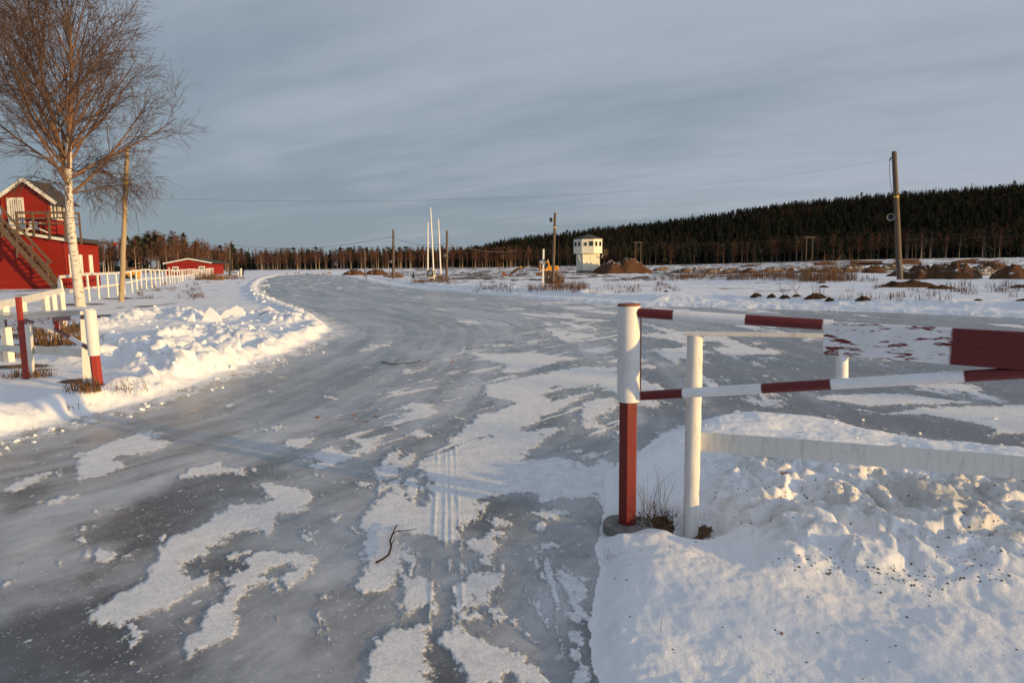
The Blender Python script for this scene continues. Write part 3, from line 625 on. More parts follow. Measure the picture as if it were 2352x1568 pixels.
# bare ground: round the pole and post feet, behind the left gate, at the birch, along the fence
for px, py, rx, ry, k in ((185, 706, 1.3, 0.8, 0.9), (230, 735, 1.6, 0.9, 0.9), (270, 745, 1.1, 0.5, 0.8), (278, 692, 1.5, 0.8, 0.8), (150, 800, 0.8, 1.1, 0.95), (110, 775, 1.0, 1.5, 0.9), (20, 812, 0.6, 0.5, 0.9), (55, 860, 0.55, 0.35, 0.85),
                          (90, 868, 0.4, 0.3, 0.8), (195, 892, 0.35, 0.3, 0.9), (500, 640, 3.5, 6, 0.75), (520, 636, 3, 5, 0.7), (480, 652, 2.0, 2.0, 0.6), (380, 665, 1.5, 1.2, 0.6), (345, 672, 1.2, 0.6, 0.65), (310, 690, 1.5, 0.4, 0.55),
                          (2085, 655, 2.6, 0.8, 0.95), (2140, 660, 1.6, 0.5, 0.8), (2060, 650, 2.0, 0.9, 0.8), (1000, 644, 4, 1.2, 0.8), (1270, 651, 1.2, 0.7, 0.85), (905, 634, 3.5, 2.0, 0.8), (40, 674, 6.0, 0.7, 0.9), (110, 668, 4.0, 0.7, 0.8)):
    g = G(px, py); BARE.append((g.x, g.y, rx, ry, k))
POST_R = G(1441, 1207); FPOST_R = G(1587, 1243)
FP_Y = FPOST_R.y * 1.055; FP_X = D(1586, 1243, FP_Y).x
HOLES += [(FP_X + 0.01, FP_Y - 0.07, 0.27, 0.125), (POST_R.x + 0.20, POST_R.y + 0.02, 0.18, 0.05), (POST_R.x - 0.01, POST_R.y - 0.03, 0.30, 0.052)]
BARE += [(POST_R.x + 0.20, POST_R.y + 0.03, .12, .08, 1.1), (FP_X + 0.05, FP_Y - .01, .11, .08, 1.1), (FP_X - .11, FP_Y, .09, .06, 1.0)]

def build_land():
    az = np.radians(np.concatenate([np.arange(-180, -54, 3.0), np.linspace(-54, 54, 1081), np.arange(57, 180, 3.0)]))
    rr = np.concatenate([[0.5, 0.9, 1.3, 1.6], np.geomspace(1.8, 42, 640), np.geomspace(42, 420, 210)[1:], np.geomspace(420, 1500, 34)[1:]])
    na, nr = len(az), len(rr)
    A, Rr = np.meshgrid(az, rr)                      # (nr, na)
    X = (np.sin(A) * Rr).ravel(); Y = (np.cos(A) * Rr).ravel()
    z, rd, at, m, mr = terrain(X, Y)
    V = np.stack([X, Y, z], 1)
    i, j = np.meshgrid(np.arange(nr - 1), np.arange(na), indexing='ij'); j2 = (j + 1) % na
    Fq = np.stack([i * na + j, i * na + j2, (i + 1) * na + j2, (i + 1) * na + j], -1).reshape(-1, 4)[:, ::-1]
    ctr = len(V); V = np.vstack([V, [[0, 0, 0]]])
    for k in at: at[k] = np.append(at[k], 0.5 if k == 'milk' else 0)
    rdf = rd[Fq].mean(1); lh = m[Fq].mean(1); rhf = mr[Fq].mean(1)
    road = rdf < 0; hl = (~road) & (lh > 0.35); hr = (~road) & (rhf > 0.35); rest = ~(road | hl | hr)
    fan = np.array([[j, ctr, (j + 1) % na] for j in range(na)])
    def sub(name, F, mat):
        u, inv = np.unique(F, return_inverse=True)
        return np_mesh(name, V[u], inv.reshape(F.shape), mat, {k: at[k][u] for k in at}, smooth=True)
    tag(sub('ground', Fq[rest], MT['snow']), kind='structure')
    tag(sub('road', Fq[road], MT['road']), kind='structure')
    u = np_mesh('road', V[fan.ravel()], np.arange(len(fan) * 3).reshape(-1, 3), MT['road'], {k: at[k][fan.ravel()] for k in at}); tag(u, kind='structure')
    tag(sub('snow_heap', Fq[hl], MT['snow']), 'lumpy sunlit heap of ploughed snow on the verge beyond the left barrier', 'snow heap')
    tag(sub('snow_heap', Fq[hr], MT['snow']), 'dirty lumpy heap of ploughed snow speckled with grit under the white rail', 'snow heap')
build_land()
#@@OBJECTS
# ------------------------------------------------------------------ gates
rnd = random.Random(7)
def at_h(px, py, y): return D(px, py, y)
def banded_tube(mb, p0, p1, r0, r1, bands, n=14, soft=0.03):
    """bands: list of (t_end, red) along the tube"""
    p0 = Vector(p0); p1 = Vector(p1); L = (p1 - p0).length; ts = [0.0]; at = [bands[0][1]]; prev = None
    for i, (te, rv) in enumerate(bands):
        if i: ts.append(ts[-1] + soft / L); at.append(rv)
        ts.append(max(te - (soft / L if i < len(bands) - 1 else 0), ts[-1] + 1e-3)); at.append(rv)
    mb.tube([p0.lerp(p1, t) for t in ts], [r0 + (r1 - r0) * t for t in ts], n, at)
def banded_bar(mb, p0, p1, wid, hei, bands, up=(0, 0, 1), soft=0.04):
    p0 = Vector(p0); p1 = Vector(p1); d = (p1 - p0); L = d.length; d.normalize(); sd = d.cross(Vector(up)).normalized(); u2 = sd.cross(d).normalized()
    ts = [0.0]; at = [bands[0][1]]
    for i, (te, rv) in enumerate(bands):
        if i: ts.append(ts[-1] + soft / L); at.append(rv)
        ts.append(max(te - (soft / L if i < len(bands) - 1 else 0), ts[-1] + 1e-3)); at.append(rv)
    vs = []; fs = []; aa = []
    for i, t in enumerate(ts):
        p = p0.lerp(p1, t)
        vs += [p - sd * wid / 2 - u2 * hei / 2, p + sd * wid / 2 - u2 * hei / 2, p + sd * wid / 2 + u2 * hei / 2, p - sd * wid / 2 + u2 * hei / 2]; aa += [at[i]] * 4
        if i:
            k = 4 * i
            for q in range(4): fs.append((k - 4 + q, k - 4 + (q + 1) % 4, k + (q + 1) % 4, k + q))
    m = len(ts) - 1; fs += [(3, 2, 1, 0), (4 * m, 4 * m + 1, 4 * m + 2, 4 * m + 3)]
    mb.add(vs, fs, aa)

def right_gate():
    y0 = POST_R.y; k = y0 / F_ * 1.0
    base = Vector((POST_R.x, POST_R.y, 0.0))
    g = thing('barrier_gate', base, 'red and white barrier gate beside the white rail fence, nearest the viewer', 'barrier gate')
    top = D(1443, 702, y0); mid = D(1442, 921, y0)
    r_up = 25.5 / F_ * y0 * 1.02
    MB().tube([base + Vector((0, 0, 0.0)), Vector((base.x, base.y, mid.z + 0.03))], [r_up * 0.87, r_up * 0.87], 6, ph=0.26).build('post', MT['redm'], g, bevel=0.004)
    MB().tube([Vector((base.x, base.y, mid.z)), Vector((base.x, base.y, top.z))], [r_up, r_up], 28).build('sleeve', MT['whitem'], g, smooth=True, bevel=0.003)
    c = MB(); c.tube([Vector((base.x, base.y, top.z)), Vector((base.x, base.y, top.z + 0.012))], [r_up * 1.02, r_up * 0.98], 28); c.build('cap', MT['rust'], g, smooth=True)
    MB().tube([base + Vector((r_up * 1.0, -0.012, mid.z - base.z + .004)), base + Vector((r_up * 1.0, -0.012, top.z - base.z - 0.02))], 0.006, 6).build('weld_seam', MT['rust'], g)
    f = MB(); n = 26; vs = []
    ring = [1 + 0.05 * math.sin(3 * q * 2 * math.pi / n + 1) + rnd.uniform(-.02, .02) for q in range(n)]
    for zz, s in ((-0.10, 0.98), (0.006, 1.0), (0.020, 0.94)):
        for q in range(n): t = 2 * math.pi * q / n; vs.append(base + Vector((math.cos(t) * 0.152 * s * ring[q] - 0.0, math.sin(t) * 0.152 * s * ring[q] - 0.0, zz)))
    fs = [(q, (q + 1) % n, n + (q + 1) % n, n + q) for q in range(n)] + [(n + q, n + (q + 1) % n, 2 * n + (q + 1) % n, 2 * n + q) for q in range(n)] + [tuple(range(2 * n, 3 * n))]
    f.add(vs, fs); f.build('footing', MT['concrete'], g, smooth=True)
    # boom
    dA, dB = 3.52, 3.02
    def dep(px): return y0 + (px - 1443) / (1893 - 1443) * (dA - y0) if px < 1893 else dA + (px - 1893) / (2352 - 1893) * (dB - dA)
    up = MB(); a = D(1462, 718, y0 - 0.03); b = D(1893, 745.5, dA); ln = 1893 - 1462.0
    banded_tube(up, a, b + (b - a) * 0.04, 0.0285, 0.0285, [(0.035, 0.45), (0.225, 1), (0.6, 0), (0.965, 1), (1.0, 0.3)]); up.build('upper_pipe', MT['band'], g, smooth=True)
    lo = MB(); a2 = D(1458, 909.5, y0 - 0.03); b2 = D(2330, 857, dep(2330)); c2 = b2 + (b2 - a2) * 0.35
    ds = []
    def tl(px):                                      # share of the pipe at a picture column
        best = min(range(400), key=lambda i: abs(_col(a2.lerp(c2, i / 399)) - px)); return best / 399
    banded_tube(lo, a2, c2, 0.0275, 0.0275, [(tl(1480), 0.3), (tl(1574), 1), (tl(1756), 0), (tl(1917), 1), (tl(2222), 0), (1.0, 1)]); lo.build('lower_pipe', MT['band'], g, smooth=True)
    bt = D(1893, 738, dA); bb = D(1892, 813, dA); hh = (bt - bb).length
    e0 = (bt + bb) / 2; e1 = (D(2352, 761, dB) + D(2352, 850, dB)) / 2; e2 = e0 + (e1 - e0) * 2.3
    bd = MB(); L = (e2 - e0).length
    s1 = min(range(400), key=lambda i: abs(_col(e0.lerp(e2, i / 399)) - 2200)) / 399
    banded_bar(bd, e0, e2, 0.035, hh, [(s1, 0), (min(s1 * 2.1, 0.99), 1), (1, 0)], soft=0.06); ob = bd.build('board', MT['worn'], g, bevel=0.004)
    nrm = (e2 - e0).cross(Vector((0, 0, 1))).normalized(); 
    if nrm.y > 0: nrm = -nrm
    for px, py in ((1989, 754), (2230, 771)):
        q = D(px, py, dep(px)); MB().tube([q + nrm * 0.010, q + nrm * 0.024], 0.008, 8).build('bolt', MT['greymetal'], ob, smooth=True)
    st = MB(); st.tube([D(1934, 800, dep(1934) + 0.0), D(1934, 888, dep(1934))], 0.0295, 14, 0.0); st.build('strut', MT['band'], g, smooth=True)
def _col(p):
    v = Vector(p) - Vector((0, 0, CAMZ)); return W_ / 2 + F_ * v.dot(_r) / v.dot(_f)
right_gate()

def right_fence():
    yb = FPOST_R.y * 1.055; b = D(1586, 1243, yb); base = Vector((b.x, yb, b.z))
    g = thing('rail_fence', base, 'white wooden rail fence with one broad low board behind the nearest barrier gate', 'fence')
    k = yb / F_
    t = D(1590.5, 765, yb); p = MB(); n = 12; m = 26; pts = [base + Vector((0, 0, -0.25))] + [base.lerp(Vector((base.x + 0.004, yb, t.z)), i / m) for i in range(m + 1)]
    rr = [18.6 * k * (1 + rnd.uniform(-.035, .035)) for _ in pts]
    p.tube(pts, rr, n); p.build('post', MT['white'], g, smooth=True)
    # the second post stands outside the picture on the right and carries the other ends
    yR = 2.9
    a = D(1573, 765, yb); e = D(1900, 771, 3.72); e = a + (e - a) * 3.2
    r_ = MB(); r_.bar(a, e, 0.055, 0.022, n=14, jit=0.0012, rnd=rnd); r_.build('top_rail', MT['white'], g, bevel=0.003)
    a = D(1607, 1012.5, yb + 0.03); e = D(2352, 1074, 3.28); e = a + (e - a) * 1.6; h = 45 * k
    r_ = MB(); r_.bar(a, e, 0.024, h, n=30, jit=0.0018, rnd=rnd); r_.build('low_board', MT['white'], g, bevel=0.003)
    q = D(2600, 1000, 3.05); MB().tube([Vector((q.x + .1, q.y - .05, -0.1)), Vector((q.x + .1, q.y - .05, 1.22))], 18.6 * k, 12).build('post', MT['white'], g, smooth=True)
right_fence()

def left_gate():
    y0 = 8.25; bz = D(229, 908, y0); base = Vector((bz.x, y0, bz.z)); k = y0 / F_
    g = thing('barrier_gate', base, 'red and white barrier gate standing in snow below the birch, at far left', 'barrier gate')
    mid = D(217, 816, y0); top = D(206.5, 712, y0); lean = (top - base)
    r_up = 12.6 * k
    MB().tube([base - lean.normalized() * 0.3, mid + lean.normalized() * 0.02], r_up * 0.9, 6, ph=0.3).build('post', MT['redlit'], g, bevel=0.004)
    MB().tube([mid, top], r_up, 24).build('sleeve', MT['whitem'], g, smooth=True, bevel=0.003)
    yE = 9.5
    a = D(200, 727, y0); b = D(124, 734, yE - 0.05)
    m = MB(); banded_tube(m, a, b, 0.029, 0.029, [(0.13, 1), (0.40, 0), (1, 1)]); m.build('upper_pipe', MT['band'], g, smooth=True)
    e0 = D(126, 737.5, yE); e1 = D(0, 739.5, yE + 1.55); e1 = e0 + (e1 - e0) * 1.5
    bd = MB(); banded_bar(bd, e0, e1, 0.035, 26.5 / F_ * yE, [(0.012, 1), (0.30, 0), (0.42, 1), (0.56, 0), (0.68, 1), (1, 0)], soft=0.07); bd.build('board', MT['worn'], g, bevel=0.004)
    a = D(206, 801, y0); b = D(128, 757, yE - 0.05); c = D(40, 728, yE + 1.0)
    m = MB(); banded_tube(m, a, b, 0.028, 0.028, [(0.16, 1), (0.52, 0), (1, 1)]); banded_tube(m, b, c, 0.028, 0.028, [(0.5, 0), (1, 1)]); m.build('lower_pipe', MT['band'], g, smooth=True)
    m = MB(); m.bar(D(130, 720, yE - 0.06), D(131, 762, yE - 0.06), 0.03, 0.05, up=(1, 0, 0), a=1.0); m.build('strut', MT['band'], g)
    m = MB(); m.bar(D(124, 745, yE - 0.02), D(125.5, 758, yE - 0.02), 0.02, 0.04, up=(1, 0, 0), a=0.0); m.build('strut', MT['band'], g)
left_gate()
def gate_rest():
    y0 = 9.15; b = D(61, 876, y0); t = D(42, 683, y0)
    g = thing('steel_post', b, 'thin leaning red steel post in front of the far left barrier', 'post')
    MB().bar(b - (t - b) * 0.1, t, 0.055, 0.055, up=(0, -1, 0.2), n=6).build('shaft', MT['redlit'], g, bevel=0.004)
    m = MB(); m.box(t, (0.059, 0.059, 0.012)); m.build('cap', MT['rust'], g)
gate_rest()
def left_small_fence():
    y0 = 9.0; g = thing('rail_fence', D(200, 885, y0), 'low white board fence directly behind the far left barrier gate', 'fence')
    def post(x, yt, yb, d, wd=15.5):
        k = d / F_; b = D(x[1], yb, d); t = D(x[0], yt, d)
        MB().bar(b - (t - b) * 0.15, t, wd * k, wd * k, up=(0.35, -1, 0.0), n=5, jit=0.001, rnd=rnd).build('post', MT['whitefence'], g, bevel=0.006)
    post((194, 201), 714, 887, 8.9); post((63, 70), 745, 872, 9.75); post((2, 6), 800, 874, 11.0)
    a = D(206, 711.5, 8.9); e = D(-40, 722, 10.6)
    MB().bar(a, e, 0.11, 0.022, n=10, jit=0.001, rnd=rnd).build('top_rail', MT['whitefence'], g)
    a = D(200, 719, 8.93); e = D(-40, 731, 10.65)
    MB().bar(a, e, 0.02, 0.07, n=8).build('side_rail', MT['whitefence'], g)
    a = D(203, 811, 8.95); e = D(78, 803, 9.8); MB().bar(a, e, 0.022, 0.112, n=10, jit=0.0015, rnd=rnd).build('low_board', MT['whitefence'], g)
    a = D(70, 804, 9.85); e = D(-40, 795, 11.0); MB().bar(a, e, 0.022, 0.10, n=8).build('low_board', MT['whitefence'], g)
left_small_fence()

# ------------------------------------------------------------------ long white fence
def long_fence():
    def ln(y): return -7.26 - 0.378 * y
    g = thing('track_fence', Vector((ln(26), 26, gz(ln(26), 26))), 'long white post and rail fence along the track behind the birch', 'fence')
    ys = [26 + 2.13 * i for i in range(66)]
    post = None; tops = []
    for i, y in enumerate(ys):
        x = ln(y) + rnd.uniform(-.05, .05); z = gz(x, y); tz = z + 1.17 + rnd.uniform(-.03, .03) + 0.12 * math.exp(-((y - 48) / 10) ** 2)
        tops.append(Vector((x, y, tz)))
        m = MB(); m.bar((x + rnd.uniform(-.03, .03), y, z - 0.3), (x, y, tz - 0.05), 0.07, 0.07, up=(0.35, 1, 0)); o = m.build('post', MT['whitefence'], g)
    m = MB()
    for a, b in zip(tops, tops[1:]): m.bar(a, b, 0.05, 0.11)
    m.build('top_rail', MT['whitefence'], g)
    m = MB()
    for a, b in zip(tops[:30], tops[1:31]): m.bar(a - Vector((0, 0, .62)) + Vector((-.06, 0, 0)), b - Vector((0, 0, .62)) + Vector((-.06, 0, 0)), 0.03, 0.10)
    m.build('low_rail', MT['whitefence'], g)
    # the leg that comes back towards the left barrier
    A = Vector((tops[0].x, 26, tops[0].z)); B = D(140, 668, 16.5); C = D(0, 701, 10.7); Cc = C + (C - B) * 0.35
    m = MB(); m.bar(A, B, 0.04, 0.13); m.bar(B, Cc, 0.05, 0.14, n=8, jit=0.004, rnd=rnd); m.build('top_rail', MT['whitefence'], g)
    for px, py, d in ((146, 765, 16.4), (86, 778, 14.4), (112, 770, 15.3), (34, 812, 12.2), (3, 826, 10.9)):
        t = (16.5 - d) / (16.5 - C.y); tp = B.lerp(C, t) if d < 16.5 else B
        x = (px - W_ / 2) / F_ * d * 1.012; zb = gz(tp.x, tp.y)
        m = MB(); m.bar((tp.x + .02, tp.y, zb - .3), (tp.x, tp.y, tp.z - 0.03), 0.12, 0.10, up=(0.4, 1, 0)); m.build('post', MT['whitefence'], g)
    for t in (0.25, 0.5, 0.75, 0.99):
        q = A.lerp(B, t); m = MB(); m.bar((q.x, q.y, gz(q.x, q.y) - .3), (q.x, q.y, q.z - .03), 0.10, 0.10, up=(0.4, 1, 0)); m.build('post', MT['whitefence'], g)
    l0 = Vector((ys and ln(118), 118, 0)); 
    for y in (121.5, 124.0):
        x = ln(y) + .25; MB().bar((x, y, gz(x, y) - .1), (x, y, gz(x, y) + 1.0), 0.9, 0.04, up=(0.9, .4, 0)).build('red_panel', MT['redlit'], g)
long_fence()
def field_gate():
    y = 98.0; b = D(540, 638, y)
    g = thing('pole_gate', b, 'grey wooden pole barrier with a white end post at the far fence end', 'gate')
    p0 = D(520, 624, y); p1 = D(548, 628, y); p2 = D(519, 630, y); p3 = D(548, 635, y)
    for a, c in ((p0, p1), (p2, p3)): MB().bar(a, c, 0.09, 0.12).build('rail', MT['pole'], g)
    e = D(553.5, 639, y); MB().bar((e.x, y, e.z - .4), D(553.5, 616.5, y), 0.22, 0.2).build('post', MT['whitefence'], g)
    e = D(547, 638, y); MB().bar((e.x, y, e.z - .3), D(547, 625, y), 0.2, 0.2).build('post', MT['whitefence'], g)
field_gate()

# ------------------------------------------------------------------ poles, wires, masts
def pole(pt, pb, d, r0, r1, label, mat='pole', group='wooden poles round the track', speaker=None, name='utility_pole', bands=()):
    b = D(pb[0], pb[1], d); t = D(pt[0], pt[1], d)
    g = thing(name, b, label, 'pole', group)
    n = 9; pts = [b - Vector((0, 0, 0.6))] + [b.lerp(t, i / n) + Vector((rnd.uniform(-.012, .012), 0, 0)) for i in range(n + 1)]
    rr = [r0] + [r0 + (r1 - r0) * i / n for i in range(n + 1)]
    MB().tube(pts, rr, 10).build('shaft', MT[mat], g, smooth=True)
    MB().tube([t, t + Vector((0, 0, 0.05))], [r1 * 1.05, r1 * 0.7], 8).build('cap', MT['greymetal'], g)
    for yy in bands:
        f = (yy - pb[1]) / (pt[1] - pb[1]); q = b.lerp(t, f); rb = r0 + (r1 - r0) * f
        MB().tube([q - Vector((0, 0, .07)), q + Vector((0, 0, .07))], rb * 1.06, 10).build('yellow_band', MT['yband'], g)
    if speaker:
        px, py, sx, s = speaker; q = D(px, py, d); hd = Vector((sx, -0.75, -0.12)).normalized()
        f = (py - pb[1]) / (pt[1] - pb[1]); c = b.lerp(t, f)
        h = MB().tube([q - hd * 0.30 * s, q - hd * 0.16 * s, q - hd * 0.02 * s, q + hd * 0.12 * s, q + hd * 0.20 * s], [0.07 * s, 0.075 * s, 0.10 * s, 0.17 * s, 0.21 * s], 16, cap=False).build('horn_speaker', MT['greymetal'], g, smooth=True)
        MB().tube([q + hd * 0.06 * s, q + hd * 0.065 * s], 0.12 * s, 14).build('horn_throat', MT['black'], h)
        MB().bar(c, q - hd * 0.1 * s, 0.05, 0.05).build('bracket', MT['greymetal'], h)
    return g, b, t
_, PLb, PLt = pole((292, 337), (278.5, 697), 30.0, 0.115, 0.085, 'pale leaning wooden pole in front of the birch crown, beside the long fence', 'polelight', bands=(417,))
GR, PRb, PRt = pole((2053.5, 349), (2067, 645), 51, 0.215, 0.165, 'tallest grey wooden pole with horn speaker and brush at its foot, at right', 'pole', speaker=(2046, 498, -0.35, 1.35), bands=(451,))
_, PDb, PDt = pole((1275, 489), (1270, 649), 66, 0.16, 0.115, 'grey wooden pole standing between the excavator and the white tower', 'pole', speaker=(1269, 504.5, -0.85, 1.1), bands=(522,))
_, PBb, PBt = pole((903.5, 528), (903.5, 634), 88, 0.17, 0.13, 'brown wooden pole left of the three white flagpoles, tufts at its foot', 'pole', speaker=(899, 530 + 71, -0.8, 1.0))
_, PCb, PCt = pole((1026.8, 530), (1026, 641), 78, 0.14, 0.12, 'dark wooden pole just right of the three white flagpoles', 'pole', speaker=(1023, 586.5, -0.8, 1.1))
_, PAb, PAt = pole((838, 577), (838.5, 634), 100, 0.12, 0.10, 'short thin wooden pole beside the soil mounds at the far bend', 'pole')
_, PFb, PFt = pole((527.5, 559), (528, 634), 104, 0.15, 0.11, 'thin wooden pole behind the pole barrier at the far fence end', 'pole')
# cable hanging on the tall pole
m = MB(); q0 = D(2045, 366, 51); pts = [D(2052, 363, 51), q0, D(2042.5, 385, 51), D(2044, 415, 51), D(2049, 440, 51), D(2053.5, 460, 51)]
m.tube(pts, 0.016, 5); m.build('cable', MT['black'], GR)
MB().tube([D(2047, 361, 50.9), D(2043, 370, 50.9)], 0.045, 6).build('insulator', MT['black'], GR)
m = MB(); m.tube([D(2066, 596, 50.7), D(2070, 615, 50.6), D(2073, 640, 50.5)], 0.03, 5); m.build('conduit', MT['greymetal'], GR)
def wire(a, b, sag, label, r=0.012, n=28, group='overhead wires'):
    pts = [a.lerp(b, i / n) - Vector((0, 0, sag * 4 * (i / n) * (1 - i / n))) for i in range(n + 1)]
    o = MB().tube(pts, r, 4).build('overhead_wire', MT['wire'], None, loc=a)
    return tag(o, label, 'wire', group)
wire(D(2049, 365, 51), D(291, 455, 30.0), 1.1, 'long thin wire from the tallest right pole to the pale left pole', 0.007, 40)
wire(PFt - Vector((0, 0, .15)), D(903, 543, 88), 1.0, 'wire between the far fence end pole and the brown pole by the flagpoles', 0.022)
wire(D(904, 545, 88), D(1026, 560, 78), 0.5, 'short wire between the two poles on either side of the flagpoles', 0.022)
wire(D(1026, 560, 78), D(1190, 575, 150), 0.6, 'wire running from the dark pole towards the forest on the right', 0.022)
m = MB().tube([PLt.lerp(PLb, 0.33), D(313, 490, 33), D(323, 560, 44)], 0.012, 4).build('guy_wire', MT['wire'], None, loc=PLb); tag(m, 'thin slack wire hanging beside the pale pole at the birch', 'wire')

def flagpole(xb, yb, xt, yt, d, label):
    b = D(xb, yb, d); t = D(xt, yt, d); g = thing('flagpole', b, label, 'flagpole', 'white flagpoles by the track')
    MB().tube([b - Vector((0, 0, .2)), b.lerp(t, .5), t], [0.10, 0.085, 0.055], 10).build('mast', MT['whitem'], g, smooth=True)
    MB().tube([t, t + Vector((0, 0, .06)), t + Vector((0, 0, .14))], [0.05, 0.08, 0.03], 8).build('finial', MT['whitem'], g, smooth=True)
flagpole(982.5, 636, 982.8, 513, 78, 'left one of three white flagpoles, upright and shorter')
flagpole(996.5, 637, 989, 479, 78.5, 'tallest white flagpole, in the middle of three, leaning')
flagpole(1012.3, 626, 1006.8, 505, 82, 'right one of three white flagpoles, standing free of the frame')
def flag_frame():
    d = 77.6; b = D(990, 638, d); g = thing('support_frame', b, 'white slatted support frame at the foot of two flagpoles', 'frame')
    for a, c in (((981, 638), (985, 621)), ((1001, 638), (997, 621)), ((980, 637), (1002, 637)), ((984, 623), (1003, 622)), ((986, 629), (1001, 629))):
        MB().bar(D(*a, d), D(*c, d), 0.16, 0.16).build('slat', MT['whitefence'], g)
    c = D(988, 627.5, d - .25); pts = [c + Vector((math.cos(t) * .28, 0, math.sin(t) * .34)) for t in [i * math.pi / 9 for i in range(19)]]
    w_ = MB().tube(pts, 0.085, 8, cap=False).build('old_tyre', MT['black'], None, smooth=True, loc=c); tag(w_, 'old tyre hung on the white frame under the flagpoles', 'tyre')
flag_frame()

def goal_post():
    d = 42.0; b = D(1246.6, 664, d); t = D(1248.6, 572, d)
    g = thing('finish_post', b, 'white finish post with a small blue sign reading MÅL', 'sign post')
    MB().bar(b - Vector((0, 0, .3)), t, 0.105, 0.105, up=(0, 1, 0), n=6).build('shaft', MT['whitem'], g, bevel=0.01)
    c0 = D(1239.7, 596.2, d - 0.1); c1 = D(1252.2, 606.8, d - 0.1); cx = (c0 + c1) / 2
    s = MB().box(cx, (abs(c1.x - c0.x), 0.04, abs(c0.z - c1.z))).build('sign', MT['signblue'], g, bevel=0.004)
    cu = bpy.data.curves.new('letters', 'FONT'); cu.body = 'MÅL'; cu.size = 0.30; cu.extrude = 0.004; cu.align_x = 'CENTER'; cu.align_y = 'CENTER'; cu.offset = 0.0
    tmp = bpy.data.objects.new('letters', cu); COL.objects.link(tmp); me = bpy.data.meshes.new_from_object(tmp.evaluated_get(bpy.context.evaluated_depsgraph_get()))
    bpy.data.objects.remove(tmp); o = bpy.data.objects.new('letters', me); COL.objects.link(o); me.materials.clear(); me.materials.append(MT['signwhite'])
    zs = [v.co.z for v in me.vertices]; xs = [v.co.x for v in me.vertices]; ys = [v.co.y for v in me.vertices]
    o.parent = s; o.rotation_euler = (math.pi / 2, 0, 0); o.location = cx - wloc(s) + Vector((0, -0.026, 0.0)) 
    o.scale = (0.31 / (max(xs) - min(xs)), 0.245 / (max(ys) - min(ys)), 1)
    o.location += Vector((-(max(xs) + min(xs)) / 2 * o.scale[0], 0, -(max(ys) + min(ys)) / 2 * o.scale[1]))
goal_post()
def marker():
    d = 84; b = D(842, 643.5, d); g = thing('track_marker', b, 'small white marker post with dark foot beside the far pole', 'marker post')
    MB().bar(b - Vector((0, 0, .2)), D(842, 624, d), 0.07, 0.07).build('stake', MT['greymetal'], g)
    MB().box(D(842, 620, d), (0.26, 0.05, 0.46)).build('plate', MT['signwhite'], g)
    d = 128; b = D(757, 628, d); g = thing('track_marker', b, 'red and white striped marker post at the end of the track', 'marker post')
    m = MB(); banded_bar(m, b - Vector((0, 0, .2)), D(757, 619.5, d), 0.3, 0.3, [(.35, 0), (.6, 1), (.8, 0), (1, 1)], up=(0, 1, 0), soft=.04); m.build('stake', MT['band'], g)
    MB().box(b, (0.6, 0.6, 0.1)).build('base', MT['black'], g)
marker()
for i, (x, y, wd, hgt, dd, lb) in enumerate(((1466, 557, 20, 26, 240, 'H-shaped wooden power pylon in front of the dark forest right of the tower'), (1860, 545, 25, 44, 215, 'largest H-shaped power pylon before the forest, left of the tallest pole'), (1210, 577, 17, 26, 270, 'faint H-shaped power pylon before the forest, left of the MÅL post'))):
    c = D(x, y, dd); k = dd / F_; g = thing('power_pylon', Vector((c.x, dd, gz(c.x, dd, False))), lb, 'pylon', 'power pylons at the forest edge')
    MB().bar(c - Vector((wd * k / 2, 0, 0)), c + Vector((wd * k / 2, 0, 0)), 0.22, 0.28).build('crossarm', MT['pole'], g)
    for s in (-1, 1): MB().tube([Vector((c.x + s * wd * k * .28, dd, gz(c.x, dd, False) - .5)), c + Vector((s * wd * k * .28, 0, 0))], 0.13, 6).build('leg', MT['pole'], g)
a = D(1210, 575, 270); b = D(1466, 555, 240); c = D(1860, 543, 215); e = D(2500, 530, 190)
wire(a, b, 1.2, 'power line before the forest between the faint pylon and the next', 0.012); wire(b, c, 1.5, 'power line before the forest between the two larger pylons', 0.012); wire(c, e, 1.5, 'power line before the forest running off to the right', 0.012)

